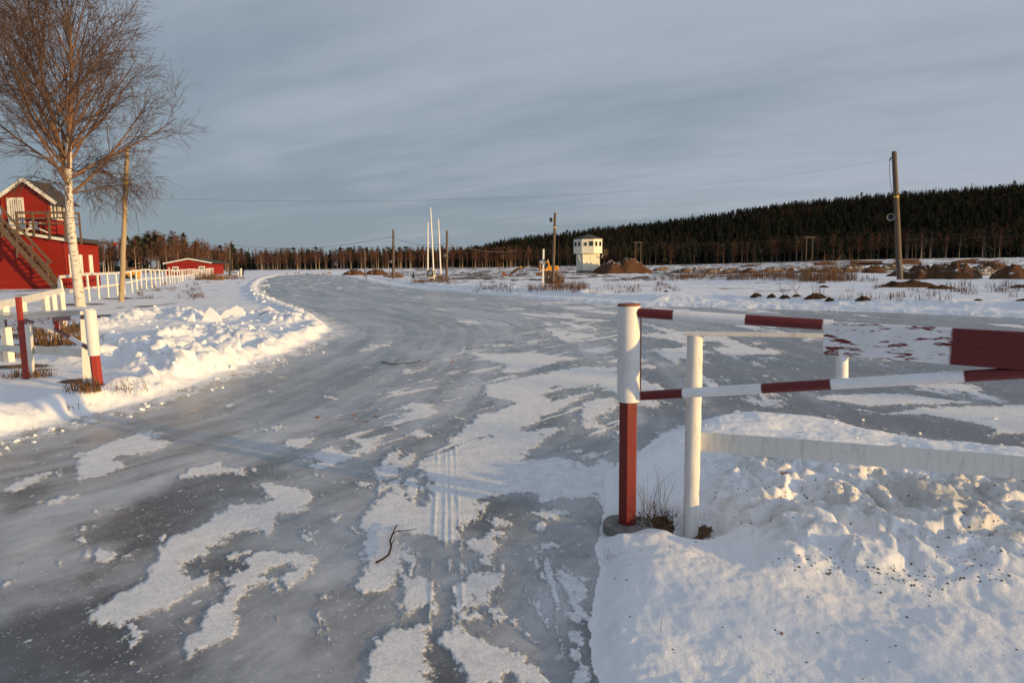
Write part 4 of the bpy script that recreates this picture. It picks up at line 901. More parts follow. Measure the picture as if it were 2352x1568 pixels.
# ------------------------------------------------------------------ red house at left
def red_house():
    d0 = 49.0; cz = 0.0
    cor = D(157, 664, d0); cor = Vector((cor.x, d0, 0.0))
    u = Vector((1, 0.05, 0)).normalized(); v = Vector((-0.05, 1, 0)).normalized()          # along the front (to the right), and back
    def onplane(px, py, off=0.0):
        o = cor + v * off; n = v; dd = ray(px, py); c = Vector((0, 0, CAMZ)); t = (o - c).dot(n) / dd.dot(n); return c + dd * t
    def P(s, b, z): return cor + u * s + v * b + Vector((0, 0, z))
    def S(px, py, off=0.0):
        q = onplane(px, py, off) - cor; return q.dot(u), q.z
    g = thing('red_house', cor, 'red two-storey wooden house with balcony and outside stairs behind the birch', 'house')
    LW, LD = 9.0, 4.3; z0 = -0.1
    zl = S(18, 531)[1]; sl_, _ = S(18, 531); zr = S(157, 551)[1]
    slope = (zr - zl) / (0 - sl_); zL = zr - slope * (-LW) if False else zr + slope * (-LW)
    back = S(157, 551)[1] - 0.25
    # ground floor: a body with a roof that falls to the right
    m = MB(); vs = [P(-LW, 0, z0), P(0, 0, z0), P(0, LD, z0), P(-LW, LD, z0), P(-LW, 0, zL), P(0, 0, zr), P(0, LD, zr - .12), P(-LW, LD, zL - .12)]
    m.add(vs, [(0,1,5,4),(1,2,6,5),(2,3,7,6),(3,0,4,7),(4,5,6,7)]); m.build('wall', MT['siding'], g)
    m = MB(); m.bar(P(0.0, -.012, 0), P(0.0, -.012, zr - .1), 0.14, 0.05, up=(0, 1, 0)); m.build('corner_board', MT['sidingplain'], g)
    m = MB(); m.bar(P(-LW, -.25, zL + .03), P(0.35, -.25, zr + .03 + slope * .35), 0.04, 0.19); m.build('fascia', MT['whitefence'], g)
    m = MB(); t_ = 0.14; vs = [P(-LW, -.22, zL + .02), P(.7, -.22, zr + slope * .7 + .02), P(.7, LD + .9, zr + slope * .7 - .1), P(-LW, LD + .9, zL - .1)]
    m.prism(vs, (0, 0, t_)); m.build('lower_roof', MT['roof'], g)
    # end of the long side roof seen past the trunk
    e0 = P(.72, -.2, zr + slope * .7 + .09); e1 = P(.72, LD + .88, zr + slope * .7 - .03)
    m = MB(); m.bar(e0, e1, 0.04, 0.20); m.build('side_fascia', MT['roof'], g)
    m = MB(); m.box(e1 + v * .06, (0.5, .1, .22)); m.build('fascia_end', MT['sidingplain'], g)
    m = MB(); m.box(P(-LW / 2, -.03, -.05), (LW, .3, .22)); m.build('plinth', MT['concrete'], g)
    for b_, nm in ((0.45, 'shutter'), (1.75, 'shutter'), (3.1, 'shutter')):
        m = MB(); m.box(P(.035, b_, (zr) * .52), (0.07, .42, 1.42), math.atan2(u.y, u.x)); m.build(nm, MT['whitefence'], g)
    MB().tube([P(.1, .12, 0.1), P(.1, .12, 2.6)], 0.04, 6).build('downpipe', MT['sidingplain'], g)
    # upper hut, set back behind the balcony
    ob = 1.7
    sA, _ = S(8, 500, ob); sB, _ = S(114.5, 500, ob); zf = S(60, 533, ob)[1] - .15
    ze = S(114.5, 452, ob)[1]; zt = S(60, 416, ob)[1]; sm = S(60, 416, ob)[0]; HD = 2.3
    m = MB(); o_ = [P(sA, ob, zf), P(sB, ob, zf), P(sB, ob, ze), P(sm, ob, zt), P(sA, ob, ze)]
    m.prism(o_, v * HD); m.build('upper_wall', MT['siding'], g)
    m = MB(); m.bar(P(sB, ob - .02, zf), P(sB, ob - .02, ze - .05), .13, .05, up=(0, 1, 0)); m.bar(P(sA, ob - .02, zf), P(sA, ob - .02, ze - .05), .13, .05, up=(0, 1, 0)); m.build('corner_board', MT['sidingplain'], g)
    ov = 0.75; k = (zt - ze) / (sB - sm)
    pr = MB()
    for sg, se in ((1, sB + ov), (-1, sA - ov)):
        zz = ze - k * ov
        q = [P(sm, ob - .35, zt + .03), P(se, ob - .35, zz + .03), P(se, ob + HD + .3, zz + .03), P(sm, ob + HD + .3, zt + .03)]
        pr.prism(q, (0, 0, .10))
    pr.build('upper_roof', MT['roof'], g)
    for se in (sB + ov, sA - ov):
        m = MB(); m.bar(P(sm, ob - .38, zt + .06), P(se, ob - .38, ze - k * ov + .06), .05, .24, n=4, jit=.004, rnd=rnd); m.build('bargeboard', MT['whitefence'], g)
    # door with slats
    (s0, zt_), (s1, zb_) = S(14.5, 454, ob - .03), S(58, 527, ob - .03); s0 += 0; s1 = S(53, 454, ob - .03)[0]
    dm = MB(); dm.box(P((s0 + s1) / 2, ob - .035, (zt_ + zb_) / 2), (abs(s1 - s0), .05, abs(zt_ - zb_)), math.atan2(u.y, u.x)); dr = dm.build('door', MT['whitefence'], g)
    for i in range(6):
        ss = s0 + (s1 - s0) * (.22 + .13 * i); MB().box(P(ss, ob - .063, zb_ + (zt_ - zb_) * .56), (.035, .012, (zt_ - zb_) * .72), math.atan2(u.y, u.x)).build('slit', MT['wood'], dr)
    # windows in the right side of the hut
    for b_ in (ob + .62, ob + 1.72):
        wz = (ze + zf) / 2 + .35
        f = MB(); c = P(sB, b_, wz)
        for dz in (-.58, .58): f.box(c + Vector((.04, 0, dz)), (.07, .95, .11), 0.05)
        for db in (-.43, 0, .43): f.box(c + Vector((.04, 0, 0)) + v * db, (.065, .10, 1.05), 0.05)
        fo = f.build('window', MT['whitefence'], g); MB().box(c + Vector((.015, 0, 0)), (.03, .85, 1.1), .05).build('pane', MT['glasssky'], fo)
    MB().box(P(0.2, ob + HD / 2 - 0.2, (zf + ze) / 2 - .3), (0.02, .02, .02)).build('hinge', MT['wood'], dr)
    # balcony railing
    rl = thing('balcony', Vector((0, 0, 0)), None, None); bpy.data.objects.remove(rl)
    fb = -.30
    zr_ = {}
    rails = MB()
    sl0, sl1 = S(34, 498, fb)[0], S(163, 498, fb)[0]
    rail_z = [S(100, yy, fb)[1] for yy in (488, 500.5, 513.5)]
    for i, z in enumerate(rail_z):
        MB().bar(P(sl0, fb + .05, z), P(sl1, fb + .05, z - .02), .045, (.17, .10, .11)[i], n=5, jit=.006, rnd=rnd).build('balcony_rail', MT['wood'], g)
        MB().bar(P(sl1, fb + .05, z - .02), P(sl1, .75, z - .04), .045, (.17, .10, .11)[i]).build('balcony_rail', MT['wood'], g)
    for px in (38, 75, 111, 148, 162):
        s_ = S(px, 500, fb)[0]; zb = zr + slope * s_ - .12
        MB().bar(P(s_, fb, zb), P(s_, fb, rail_z[0] + .06), .12, .10, up=(0, 1, 0)).build('balcony_post', MT['wood'], g)
    for b_ in (0.7,): MB().bar(P(sl1, b_, zr - .3), P(sl1, b_, rail_z[0]), .1, .1, up=(0, 1, 0)).build('balcony_post', MT['wood'], g)
    # stairs: two stringers, treads, handrail
    so_ = -1.25
    sa, za = S(-30, 487, so_); sb, zb = S(132, 663, so_); zb = min(zb, .05)
    for off in (so_, -.35):
        MB().bar(P(sa, off, za - .1), P(sb, off, zb), .05, .34, n=4).build('stringer', MT['wood'], g)
    n = 17
    for i in range(n):
        t = (i + .5) / n; MB().box(P(sa + (sb - sa) * t, (so_ - .35) / 2, za + (zb - za) * t - .02), (.30, abs(so_ + .35), .045), math.atan2(u.y, u.x)).build('tread', MT['wood'], g)
    ra, rb = S(-30, 441, so_), S(119, 604, so_)
    MB().bar(P(ra[0], so_ - .04, ra[1]), P(rb[0], so_ - .04, rb[1]), .05, .15).build('handrail', MT['wood'], g)
    ra, rb = S(-30, 466, so_), S(119, 621, so_)
    MB().bar(P(ra[0], so_ - .04, ra[1]), P(rb[0], so_ - .04, rb[1]), .05, .13).build('handrail', MT['wood'], g)
    for px, y0_, y1_ in ((4, 492, 546), (38.5, 500, 592), (73, 560, 615), (109, 598, 640)):
        a, b = S(px, y0_, so_), S(px + 1, y1_, so_); MB().bar(P(a[0], so_, a[1]), P(b[0], so_, b[1]), .09, .09, up=(0, 1, 0)).build('stair_post', MT['wood'], g)
    # chair lying on the balcony
    zc = S(80, 530, .6)[1]; sc_ = S(76, 520, .6)[0]; c = P(sc_, .6, zr + slope * sc_ + .18)
    ch = thing('garden_chair', c, 'white plastic garden chair tipped over on the balcony of the red house', 'chair')
    def q(s, b, z): return c + u * s + v * b + Vector((0, 0, z))
    MB().prism([q(-.28, 0, .22), q(.28, 0, .18), q(.26, 0, .75), q(-.24, 0, .80)], v * .05).build('seat', MT['plastic'], ch)
    MB().prism([q(-.28, .05, .18), q(.30, .05, .16), q(.30, .6, .12), q(-.28, .6, .12)], (0, 0, .05)).build('backrest', MT['plastic'], ch)
    for s_, e_ in ((.25, (.95, .0, -.02)), (.24, (1.0, .0, .58)), (-.26, (-.55, .0, .0)), (-.2, (-.32, .1, .3))): MB().bar(q(s_, 0, .3 if e_[2] < .4 else .66), q(*e_), .09, .12, up=(0, 1, 0)).build('leg', MT['plastic'], ch)
red_house()

def far_house():
    d = 128; k = d / F_; u = Vector((1, .06, 0)).normalized(); v = Vector((-.06, 1, 0)).normalized()
    c = D(428, 633, d); zb = c.z - .4
    g = thing('red_cabin', Vector((c.x, d, zb)), 'small single-storey red cabin with white-edged gable roof behind the long fence', 'house')
    def Q(px, py, off=0): return D(px, py, d + (px - 428) * k * .06) + v * off
    L_ = 9.0
    o_ = [Q(382.5, 640), Q(474, 640), Q(474, 605.5), Q(434, 596.8), Q(382.5, 605.8)]
    MB().prism(o_, v * L_).build('wall', MT['siding'], g)
    for a, b in (((434, 595.2), (375.5, 606.5)), ((434, 595.2), (488, 604.8))):
        pa, pb = Q(*a, -.3), Q(*b, -.3); MB().prism([pa, pb, pb + v * (L_ + .6), pa + v * (L_ + .6)], (0, 0, .14)).build('roof', MT['roof'], g)
        MB().bar(pa - v * .05 + Vector((0, 0, .07)), pb - v * .05 + Vector((0, 0, .07)), .05, .24).build('bargeboard', MT['whitefence'], g)
    for px, py in ((403.6, 618.5), (464, 617.5)):
        cc = Q(px, py, -.05); f = MB().box(cc, (1.15, .06, 1.0)).build('window', MT['whitefence'], g); MB().box(cc + Vector((0, -.035, -.06)), (.75, .03, .6)).build('pane', MT['glass'], f)
    MB().box(Q(388.5, 615.5, -.1), (.2, .2, .2)).build('lamp', MT['signwhite'], g)
far_house()

# ------------------------------------------------------------------ the white tower
def tower():
    d = 122.0; s = d / F_ * 0.12105; c0 = D(1356.5, 627, d); zb = c0.z
    cx, cy = D(1353.5, 600, d).x, d + 2.2
    g = thing('timing_tower', Vector((cx, cy, zb)), 'white wooden watch tower with an eight-sided glazed cabin and dark roof', 'tower')
    vw = math.atan2(cx, d)
    def ROT(p, a): return Vector((cx + p[0] * math.cos(a) - p[1] * math.sin(a), cy + p[0] * math.sin(a) + p[1] * math.cos(a), zb + p[2]))
    base_a = -vw
    # shaft, turned so that a narrow left and a broad right face show
    al = base_a + R(22); w2 = 1.72 * 0.94
    def shaft(z0, z1, hw, nm, mt):
        o_ = [ROT((x, y, z0), al) for x, y in ((-hw, -hw), (hw, -hw), (hw, hw), (-hw, hw))]
        return MB().prism(o_, (0, 0, z1 - z0)).build(nm, MT[mt], g)
    H1 = 3.58
    shaft(-.3, .48, w2 * 1.0 - .02, 'foundation', 'concrete'); shaft(.48, H1, w2, 'shaft', 'wsiding')
    side = 2.10; ap = side * (1 + math.sqrt(2)) / 2
    def octa(ap_, z): 
        rr = ap_ / math.cos(math.pi / 8); return [ROT((rr * math.sin(math.pi / 8 + i * math.pi / 4), -rr * math.cos(math.pi / 8 + i * math.pi / 4), z), base_a) for i in range(8)]
    H2 = H1 + 2.43
    MB().prism(octa(ap, H1), (0, 0, 2.43)).build('cabin', MT['wsiding'], g)
    MB().prism(octa(ap + .03, H1 - .10), (0, 0, .12)).build('floor_edge', MT['whitefence'], g)
    lo = octa(ap + .16, H2); hi = [p + Vector((0, 0, .09)) for p in lo]; apex = ROT((0.05, 0, H2 + .92), base_a)
    m = MB(); m.add(lo + hi + [apex], [tuple(range(8))] + [(i, (i + 1) % 8, 8 + (i + 1) % 8, 8 + i) for i in range(8)] + [(8 + i, 8 + (i + 1) % 8, 16) for i in range(8)]); m.build('roof', MT['roof'], g)
    MB().tube([apex - Vector((0, 0, .1)), apex + Vector((0, 0, .08))], .06, 6).build('roof_cap', MT['roof'], g)
    def win(face, off, wd, ht, zc):
        a = base_a + face * math.pi / 4; n = Vector((math.sin(a), -math.cos(a), 0)); t = Vector((math.cos(a), math.sin(a), 0))
        c = Vector((cx, cy, zb + zc)) + n * ap + t * off
        f = MB()
        for dz, ww, hh in ((ht / 2, wd + .12, .07), (-ht / 2, wd + .12, .07)): f.box(c + n * .03 + Vector((0, 0, dz)), (ww, .06, hh), a)
        for dx in (-wd / 2, wd / 2): f.box(c + n * .028 + t * dx, (.07, .055, ht), a)
        fo = f.build('window', MT['whitefence'], g)
        MB().box(c + n * .012, (wd, .02, ht), a).build('pane', MT['glass'], fo)
    zw = H1 + 1.55
    for off in (-.52, .42): win(-1, off, .66, .86, zw)
    win(0, -.42, .56, .68, zw - .04); win(0, .56, .80, .90, zw + .04)
    for off in (-.50, .50): win(1, off, .62, .86, zw)
    # slanting props
    def prop(x0, y0, x1, y1): MB().bar(D(x0, y0, d - .2 + .9), D(x1, y1, d + .3 + .9), .13, .13).build('prop', MT['whitefence'], g)
    sx = 0.12105; ox, oy = 1148.4, 514.5
    def pp(x, y): return ox + x * sx, oy + y * sx
    for (a, b, dd) in (((1460, 590), (1500, 935), 1.6), ((1492, 590), (1572, 930), 0.6), ((1706, 582), (1772, 925), -0.55), ((1950, 590), (1932, 640), .6)):
        MB().bar(D(*pp(*a), d + dd - .3), D(*pp(*b), d + dd + .25), .12, .12).build('prop', MT['whitefence'], g)
    # small balcony on the right
    bx = [D(*pp(1962, 585), d + 1.8), D(*pp(2036, 585), d + 1.8)]
    MB().prism([bx[0], bx[1], bx[1] + Vector((0, 1.6, 0)), bx[0] + Vector((0, 1.6, 0))], (0, 0, .12)).build('balcony_floor', MT['wood'], g)
    for yy in (485, 512, 540, 566): MB().bar(D(*pp(1965, yy), d + 1.8), D(*pp(2034, yy), d + 1.8), .05, .09).build('balcony_rail', MT['wood'], g)
    for xx in (1985, 2032): MB().bar(D(*pp(xx, 480), d + 1.8), D(*pp(xx, 600), d + 1.8), .08, .08, up=(0, 1, 0)).build('balcony_post', MT['wood'], g)
    # faded emblem painted low on the front
    n = Vector((math.sin(al), -math.cos(al), 0)); t = Vector((math.cos(al), math.sin(al), 0))
    m = MB()
    for dx, dz in ((-.15, 0), (.16, .05)):
        c = Vector((cx, cy, zb + 1.56 + dz)) + n * (w2 + .012) + t * (.98 + dx)
        pts = [c + t * math.cos(q) * .19 + Vector((0, 0, math.sin(q) * .13)) for q in [i * math.pi / 8 for i in range(17)]]; m.tube(pts, .028, 6, cap=False)
    m.build('emblem', MT['fadedmark'], g)
    tt = MB(); c = D(*pp(1940, 918), d - 1.2)
    for i, (dx, dz) in enumerate(((-.28, 0), (.3, -.02))):
        pts = [c + Vector((dx + math.cos(q) * .24, 0, dz + math.sin(q) * .24)) for q in [j * math.pi / 8 for j in range(17)]]
        o = MB().tube(pts, .12, 8, cap=False).build('old_tyre', MT['black'], None, smooth=True, loc=c)
        tag(o, ('left' if i == 0 else 'right') + ' one of two old black tyres leaning at the foot of the tower', 'tyre')
tower()

# ------------------------------------------------------------------ excavator
def excavator():
    d = 100.0; OX, OY, SX = 1139.3, 560.4, 0.0703
    def q(x, y, off=0.0): return D(OX + x * SX, OY + y * SX, d + off)
    base = q(1650, 1030); g = thing('excavator', base, 'yellow tracked excavator with its rusty bucket on the ground left of the tower', 'excavator')
    w_ = 2.1
    for off in (-w_ / 2 + .1, w_ / 2 - .4):
        pts = [(1290, 985), (1310, 945), (1360, 928), (1960, 928), (2005, 945), (2022, 985), (2000, 1022), (1950, 1034), (1350, 1034), (1305, 1020)]
        tr = MB().prism([q(x, y, off) for x, y in pts], (0, .42, 0)).build('track', MT['track'], g, bevel=.03)
        for x in (1345, 1450, 1560, 1670, 1780, 1880, 1965): MB().tube([q(x, 985, off - .03), q(x, 985, off + .03)], .16, 10).build('roller', MT['rust'], tr, smooth=True)
    MB().prism([q(x, y, -.45) for x, y in ((1480, 935), (1820, 935), (1790, 885), (1520, 885))], (0, .9, 0)).build('undercarriage', MT['black'], g)
    body = MB().prism([q(x, y, -.95) for x, y in ((1440, 875), (1440, 825), (1640, 820), (1752, 715), (1985, 715), (2000, 870))], (0, 1.9, 0)).build('body', MT['yellow'], g, bevel=.04)
    MB().prism([q(x, y, -.98) for x, y in ((1985, 700), (2040, 720), (2050, 850), (2000, 880), (1985, 880))], (0, 1.95, 0)).build('counterweight', MT['yellow'], g, bevel=.04)
    for i in range(4): MB().prism([q(1770 + 26 * i, 745, -.975), q(1785 + 26 * i, 745, -.975), q(1785 + 26 * i, 762, -.975), q(1770 + 26 * i, 762, -.975)], (0, .02, 0)).build('vent', MT['black'], body)
    MB().tube([q(1850, 715, .2), q(1850, 650, .2)], .05, 8).build('exhaust', MT['black'], g)
    # cab: yellow frame round dark glass
    cab = MB().prism([q(x, y, -.98) for x, y in ((1690, 575), (1735, 580), (1758, 720), (1640, 826), (1600, 826), (1715, 720))], (0, .98, 0)).build('cab', MT['yellow'], g, bevel=.02)
    MB().prism([q(x, y, -.99) for x, y in ((1475, 570), (1735, 570), (1740, 600), (1470, 602))], (0, 1.0, 0)).build('cab_roof', MT['yellow'], cab, bevel=.02)
    MB().prism([q(x, y, -.99) for x, y in ((1438, 650), (1480, 570), (1498, 572), (1462, 660), (1465, 826), (1440, 826))], (0, 1.0, 0)).build('front_pillar', MT['yellow'], cab)
    MB().prism([q(x, y, -.95) for x, y in ((1462, 660), (1495, 600), (1690, 600), (1712, 720), (1620, 822), (1465, 826))], (0, .9, 0)).build('window', MT['glass'], cab)
    MB().tube([q(1697, 565, -.4), q(1697, 515, -.4)], .07, 8).build('beacon', MT['signwhite'], cab, smooth=True)
    # boom, stick, bucket
    bm = MB().prism([q(x, y, -.18) for x, y in ((1480, 800), (1470, 850), (1360, 770), (1080, 745), (840, 812), (775, 790), (800, 745), (1095, 690), (1380, 715))], (0, .36, 0)).build('boom', MT['track'], g, bevel=.03)
    MB().tube([q(935, 780, -.25), q(1105, 714, -.25)], .085, 8).build('hydraulic_ram', MT['greymetal'], bm, smooth=True)
    MB().prism([q(x, y, -.24) for x, y in ((765, 765), (830, 725), (860, 745), (800, 790))], (0, .46, 0)).build('joint', MT['yellow'], bm)
    sk = MB().prism([q(x, y, -.14) for x, y in ((860, 775), (800, 760), (640, 800), (380, 1020), (430, 1045), (700, 880))], (0, .28, 0)).build('stick', MT['track'], g, bevel=.02)
    MB().tube([q(560, 935, -.2), q(690, 875, -.2)], .09, 8).build('hydraulic_ram', MT['straw'], sk, smooth=True)
    MB().prism([q(x, y, -.5) for x, y in ((165, 1050), (200, 960), (235, 920), (290, 925), (340, 980), (395, 1000), (390, 1048), (330, 1050), (300, 1015), (250, 1040))], (0, 1.0, 0)).build('bucket', MT['rust'], g, bevel=.03)
excavator()
def loader():
    d = 92; OX, OY, SX = 0, 588, .2578
    def q(x, y, off=0.0): return D(x * SX, OY + y * SX, d + off)
    g = thing('wheel_loader', q(1150, 205), 'small yellow machine parked behind the long fence and pale pole', 'machine')
    MB().prism([q(x, y) for x, y in ((1112, 200), (1112, 150), (1165, 145), (1170, 120), (1205, 122), (1205, 200))], (0, 1.6, 0)).build('body', MT['yellow'], g, bevel=.05)
    MB().prism([q(x, y, -.02) for x, y in ((1112, 150), (1115, 105), (1165, 102), (1168, 146))], (0, 1.2, 0)).build('cab', MT['wood'], g)
    for x in (1128, 1190): MB().tube([q(x, 200, -.1), q(x, 200, .3)], .5, 14).build('wheel', MT['black'], g, smooth=True)
    MB().tube([q(1125, 110, .3), q(1128, 40, .3)], .09, 6).build('arm', MT['wood'], g)
loader()
# ------------------------------------------------------------------ the bare birch
def big_birch():
    rn = random.Random(11); d = 26.6; b = D(185, 708, d); base = Vector((b.x, d, gz(b.x, d)))
    g = thing('birch_tree', base, 'tall bare birch with white trunk and wide brown crown in front of the red house', 'tree')
    trunk = MB(); crown = MB()
    def perp(dv):
        a = Vector((rn.gauss(0, 1), rn.gauss(0, 1), rn.gauss(0, 1))); a -= dv * a.dot(dv); return a.normalized()
    def path(p, dv, L, n, wob, trop):
        pts = [p]; dv = dv.normalized()
        for i in range(n):
            dv = (dv + perp(dv) * rn.uniform(0, wob) + Vector((0, 0, trop))).normalized(); p = p + dv * (L / n); pts.append(p)
        return pts
    def att(r, z=0): return 0.42 * min(1, max(0, (r - 0.004) / 0.05))
    def along(pts, t):
        f = t * (len(pts) - 1); i = min(int(f), len(pts) - 2); return pts[i].lerp(pts[i + 1], f - i), (pts[i + 1] - pts[i]).normalized()
    def twigs(pts, L, r, n, t0=0.15):
        for j in range(n):
            p, dv = along(pts, rn.uniform(t0, 1)); nd = (dv * rn.uniform(.5, 1.0) + perp(dv) * rn.uniform(.35, .8)).normalized()
            l = L * rn.uniform(.5, 1.25); low = p.z < base.z + 5.6
            q = path(p, nd, l, 2, .22, -0.30 if low else (0.02 - 0.05 * rn.random())); crown.tube(q, [r, r * .75, r * .45], 3, 0.0, False)
            if rn.random() < .85:
                for _ in range(rn.choice((1, 2, 2))):
                    p2, dv2 = along(q, rn.uniform(.3, 1)); nd = (dv2 + perp(dv2) * rn.uniform(.4, .8)).normalized()
                    e = p2 + nd * l * rn.uniform(.3, .7) + Vector((0, 0, -.10 * l if low else 0)); crown.tube([p2, e], [r * .7, r * .45], 3, 0.0, False)
    def limb(p, dv, L, r, lvl, trop):
        n = 6 if lvl == 1 else 4
        pts = path(p, dv, L, n, .16 if lvl == 1 else .22, trop)
        rr = [r * (1 - .80 * (i / n) ** .9) for i in range(n + 1)]
        crown.tube(pts, rr, 7 if lvl == 1 else 4, [att(q) for q in rr], False)
        if lvl == 1:
            k = max(5, int(L * 2.7))
            for j in range(k):
                t = .18 + .80 * (j + rn.random() * .8) / k; q, dv2 = along(pts, min(t, .99)); rl = r * (1 - .8 * t ** .9)
                a = rn.uniform(.45, .85); nd = (dv2 * math.cos(a) + perp(dv2) * math.sin(a)).normalized()
                limb(q, nd, L * rn.uniform(.22, .42) * (1.15 - .6 * t) + .35, max(rl * .55, .009), 2, trop * .9)
            twigs(pts, .75, .0070, int(L * 4), .45)
        else:
            twigs(pts, .34 + .34 * min(L, 1.6), .0068, 4 + int(L * 5.5))
    # trunk and leader
    H = 11.7; ctrl = [(0, -.35), (0, 0), (-.06, 1.2), (-.13, 2.4), (-.16, 3.6), (-.12, 4.8), (-.02, 6.0), (.16, 7.4), (.30, 8.8), (.36, 9.8), (.33, 10.9), (.36, H)]
    pts = [base + Vector((x, 0.02 * i, z)) for i, (x, z) in enumerate(ctrl)]
    rr = [.25, .195, .165, .150, .14, .13, .105, .08, .058, .04, .022, .008]; aa = [.62, .7, 1, 1, .95, .85, .62, .42, .3, .22, .15, .05]
    trunk.tube(pts, rr, 12, aa); trunk.build('trunk', MT['birch'], g, smooth=True)
    p2 = path(base + Vector((-.12, .05, 4.9)), Vector((-.16, .05, 1)), 6.2, 9, .06, .05)
    crown.tube(p2, [.105 * (1 - .92 * i / 9) for i in range(10)], 8, [.55 - .05 * i for i in range(10)], False)
    n = 0
    for src, cnt, zl, zh in ((pts, 27, 4.2, 11.0), (p2, 18, 5.2, 10.6)):
        for j in range(cnt):
            zt = zl + (zh - zl) * ((j + rn.random() * .6) / cnt) ** 1.15
            cand = min(range(200), key=lambda i: abs(along(src, i / 199)[0].z - base.z - zt)); p, _ = along(src, cand / 199)
            az = n * 2.39996 + rn.uniform(-.4, .4); n += 1
            f = (zt - 4.3) / 7.2
            el = 0.58 + .70 * f + rn.uniform(-.14, .14)
            L = (5.15 - 2.3 * max(f, 0) ** 1.1) * rn.uniform(.85, 1.1)
            if zt > 8: L = min(L, (12.0 - zt) * 1.0 + .4)
            dv = Vector((math.cos(az) * math.cos(el), math.sin(az) * math.cos(el), math.sin(el)))
            limb(p, dv, L, .064 - .040 * f, 1, .05)
    for j in range(9):                                # thin low hanging branches
        az = rn.uniform(0, 6.28); p = base + Vector((-.12, 0, rn.uniform(4.0, 5.4))); dv = Vector((math.cos(az), math.sin(az), .35))
        limb(p, dv, rn.uniform(2.6, 3.9), .026, 1, -.05)
    crown.build('crown', MT['birch'], g)
big_birch()

# ------------------------------------------------------------------ the forest
nr_ = np.random.default_rng(5)
def t_spruce(h, w, seed, tiers=9, k=8, trunkc=(.06, .045, .035), green=(.013, .0165, .010)):
    r = np.random.default_rng(seed); V = []; Fc = []; C = []
    def tri(a, b, c, col):
        n = len(V); V.extend((a, b, c)); Fc.append((n, n + 1, n + 2)); C.extend((col, col, col))
    for i in range(4):
        a0, a1 = i * math.pi / 2, (i + 1) * math.pi / 2; s = .016 * h
        tri((s * math.cos(a0), s * math.sin(a0), -.5), (s * math.cos(a1), s * math.sin(a1), -.5), (0, 0, h * .9), trunkc)
    for t in range(tiers):
        f = t / tiers; z = h * (.10 + .88 * f); R0 = w * (1 - f) ** .85 * r.uniform(.8, 1.15)
        kk = max(4, int(k * (1 - .4 * f)))
        for j in range(kk):
            a = (j + r.uniform(-.4, .4)) * 2 * math.pi / kk + t * .7; Rr = R0 * r.uniform(.55, 1.2); wd = .62 * 2 * math.pi / kk
            g = r.uniform(.65, 1.45); col = (green[0] * g, green[1] * g, green[2] * g)
            dz = h * .145 * (1 - .3 * f); zt = z - Rr * r.uniform(.15, .55)
            tri((0, 0, z + dz * .7), (Rr * math.cos(a - wd * .5), Rr * math.sin(a - wd * .5), zt), (Rr * 1.05 * math.cos(a + wd * .4), Rr * 1.05 * math.sin(a + wd * .4), zt + .1), col)
    tri((-.06 * w, 0, h * .93), (.06 * w, 0, h * .93), (0, 0, h * 1.05), green)
    return np.array(V), np.array(Fc), np.array(C)
def t_birch(h, w, seed, nb=46, trunkc=(.38, .30, .23), twig=(.115, .058, .040), tw=1.0):
    r = np.random.default_rng(seed); V = []; Fc = []; C = []
    def sliver(a, b, s, col, col2=None):
        a = np.array(a); b = np.array(b); d = b - a; p = np.cross(d, r.normal(size=3)); p /= np.linalg.norm(p) + 1e-9; p *= s
        n = len(V); V.extend((a - p, a + p, b)); Fc.append((n, n + 1, n + 2)); C.extend((col, col, col2 or col))
    lean = r.uniform(-.03, .03, 2) * h
    for i in range(3):
        a0, a1 = i * 2.1, (i + 1) * 2.1; s = .0125 * h * tw
        n = len(V); V.extend(((s * math.cos(a0), s * math.sin(a0), -.5), (s * math.cos(a1), s * math.sin(a1), -.5), (lean[0], lean[1], h * .92))); Fc.append((n, n + 1, n + 2)); C.extend((trunkc, trunkc, twig))
    for i in range(nb):
        f = r.uniform(.30, .97); p = np.array([lean[0] * f, lean[1] * f, h * f]); a = r.uniform(0, 6.28); up = r.uniform(.7, 1.9)
        L = w * (1.15 - f) * r.uniform(.5, 1.2) + .3; dv = np.array([math.cos(a), math.sin(a), up]); dv /= np.linalg.norm(dv)
        q = p + dv * L; g = r.uniform(.7, 1.4); col = tuple(c * g for c in twig); sliver(p, q, .05 * tw, col)
        for j in range(6):
            s = p + (q - p) * r.uniform(.3, 1); dv2 = dv + r.normal(size=3) * .5; dv2[2] += .25; dv2 /= np.linalg.norm(dv2); sliver(s, s + dv2 * L * r.uniform(.35, .75), .034 * tw, col)
    return np.array(V), np.array(Fc), np.array(C)
def t_pine(h, w, seed):
    r = np.random.default_rng(seed); V = []; Fc = []; C = []
    for i in range(4):
        a0, a1 = i * math.pi / 2, (i + 1) * math.pi / 2; s = .014 * h; n = len(V)
        V.extend(((s * math.cos(a0), s * math.sin(a0), -.5), (s * math.cos(a1), s * math.sin(a1), -.5), (0, 0, h * .95))); Fc.append((n, n + 1, n + 2)); C.extend(((.11, .06, .04), (.11, .06, .04), (.17, .075, .035)))
    for i in range(95):
        f = r.uniform(.45, 1.0); R0 = w * math.sin(min(1, (1.05 - f) / .55) * 1.5) * .9; a = r.uniform(0, 6.28); rr = R0 * r.uniform(.1, 1) ** .6
        c = np.array([rr * math.cos(a), rr * math.sin(a), h * f + r.uniform(-.3, .3)]); g = r.uniform(.6, 1.5); s = w * .34 * r.uniform(.6, 1.2)
        n = len(V); V.extend((c + r.normal(size=3) * s * .7, c + r.normal(size=3) * s * .7, c + r.normal(size=3) * s * .6)); Fc.append((n, n + 1, n + 2)); C.extend([(.021 * g, .024 * g, .013 * g)] * 3)
    return np.array(V), np.array(Fc), np.array(C)
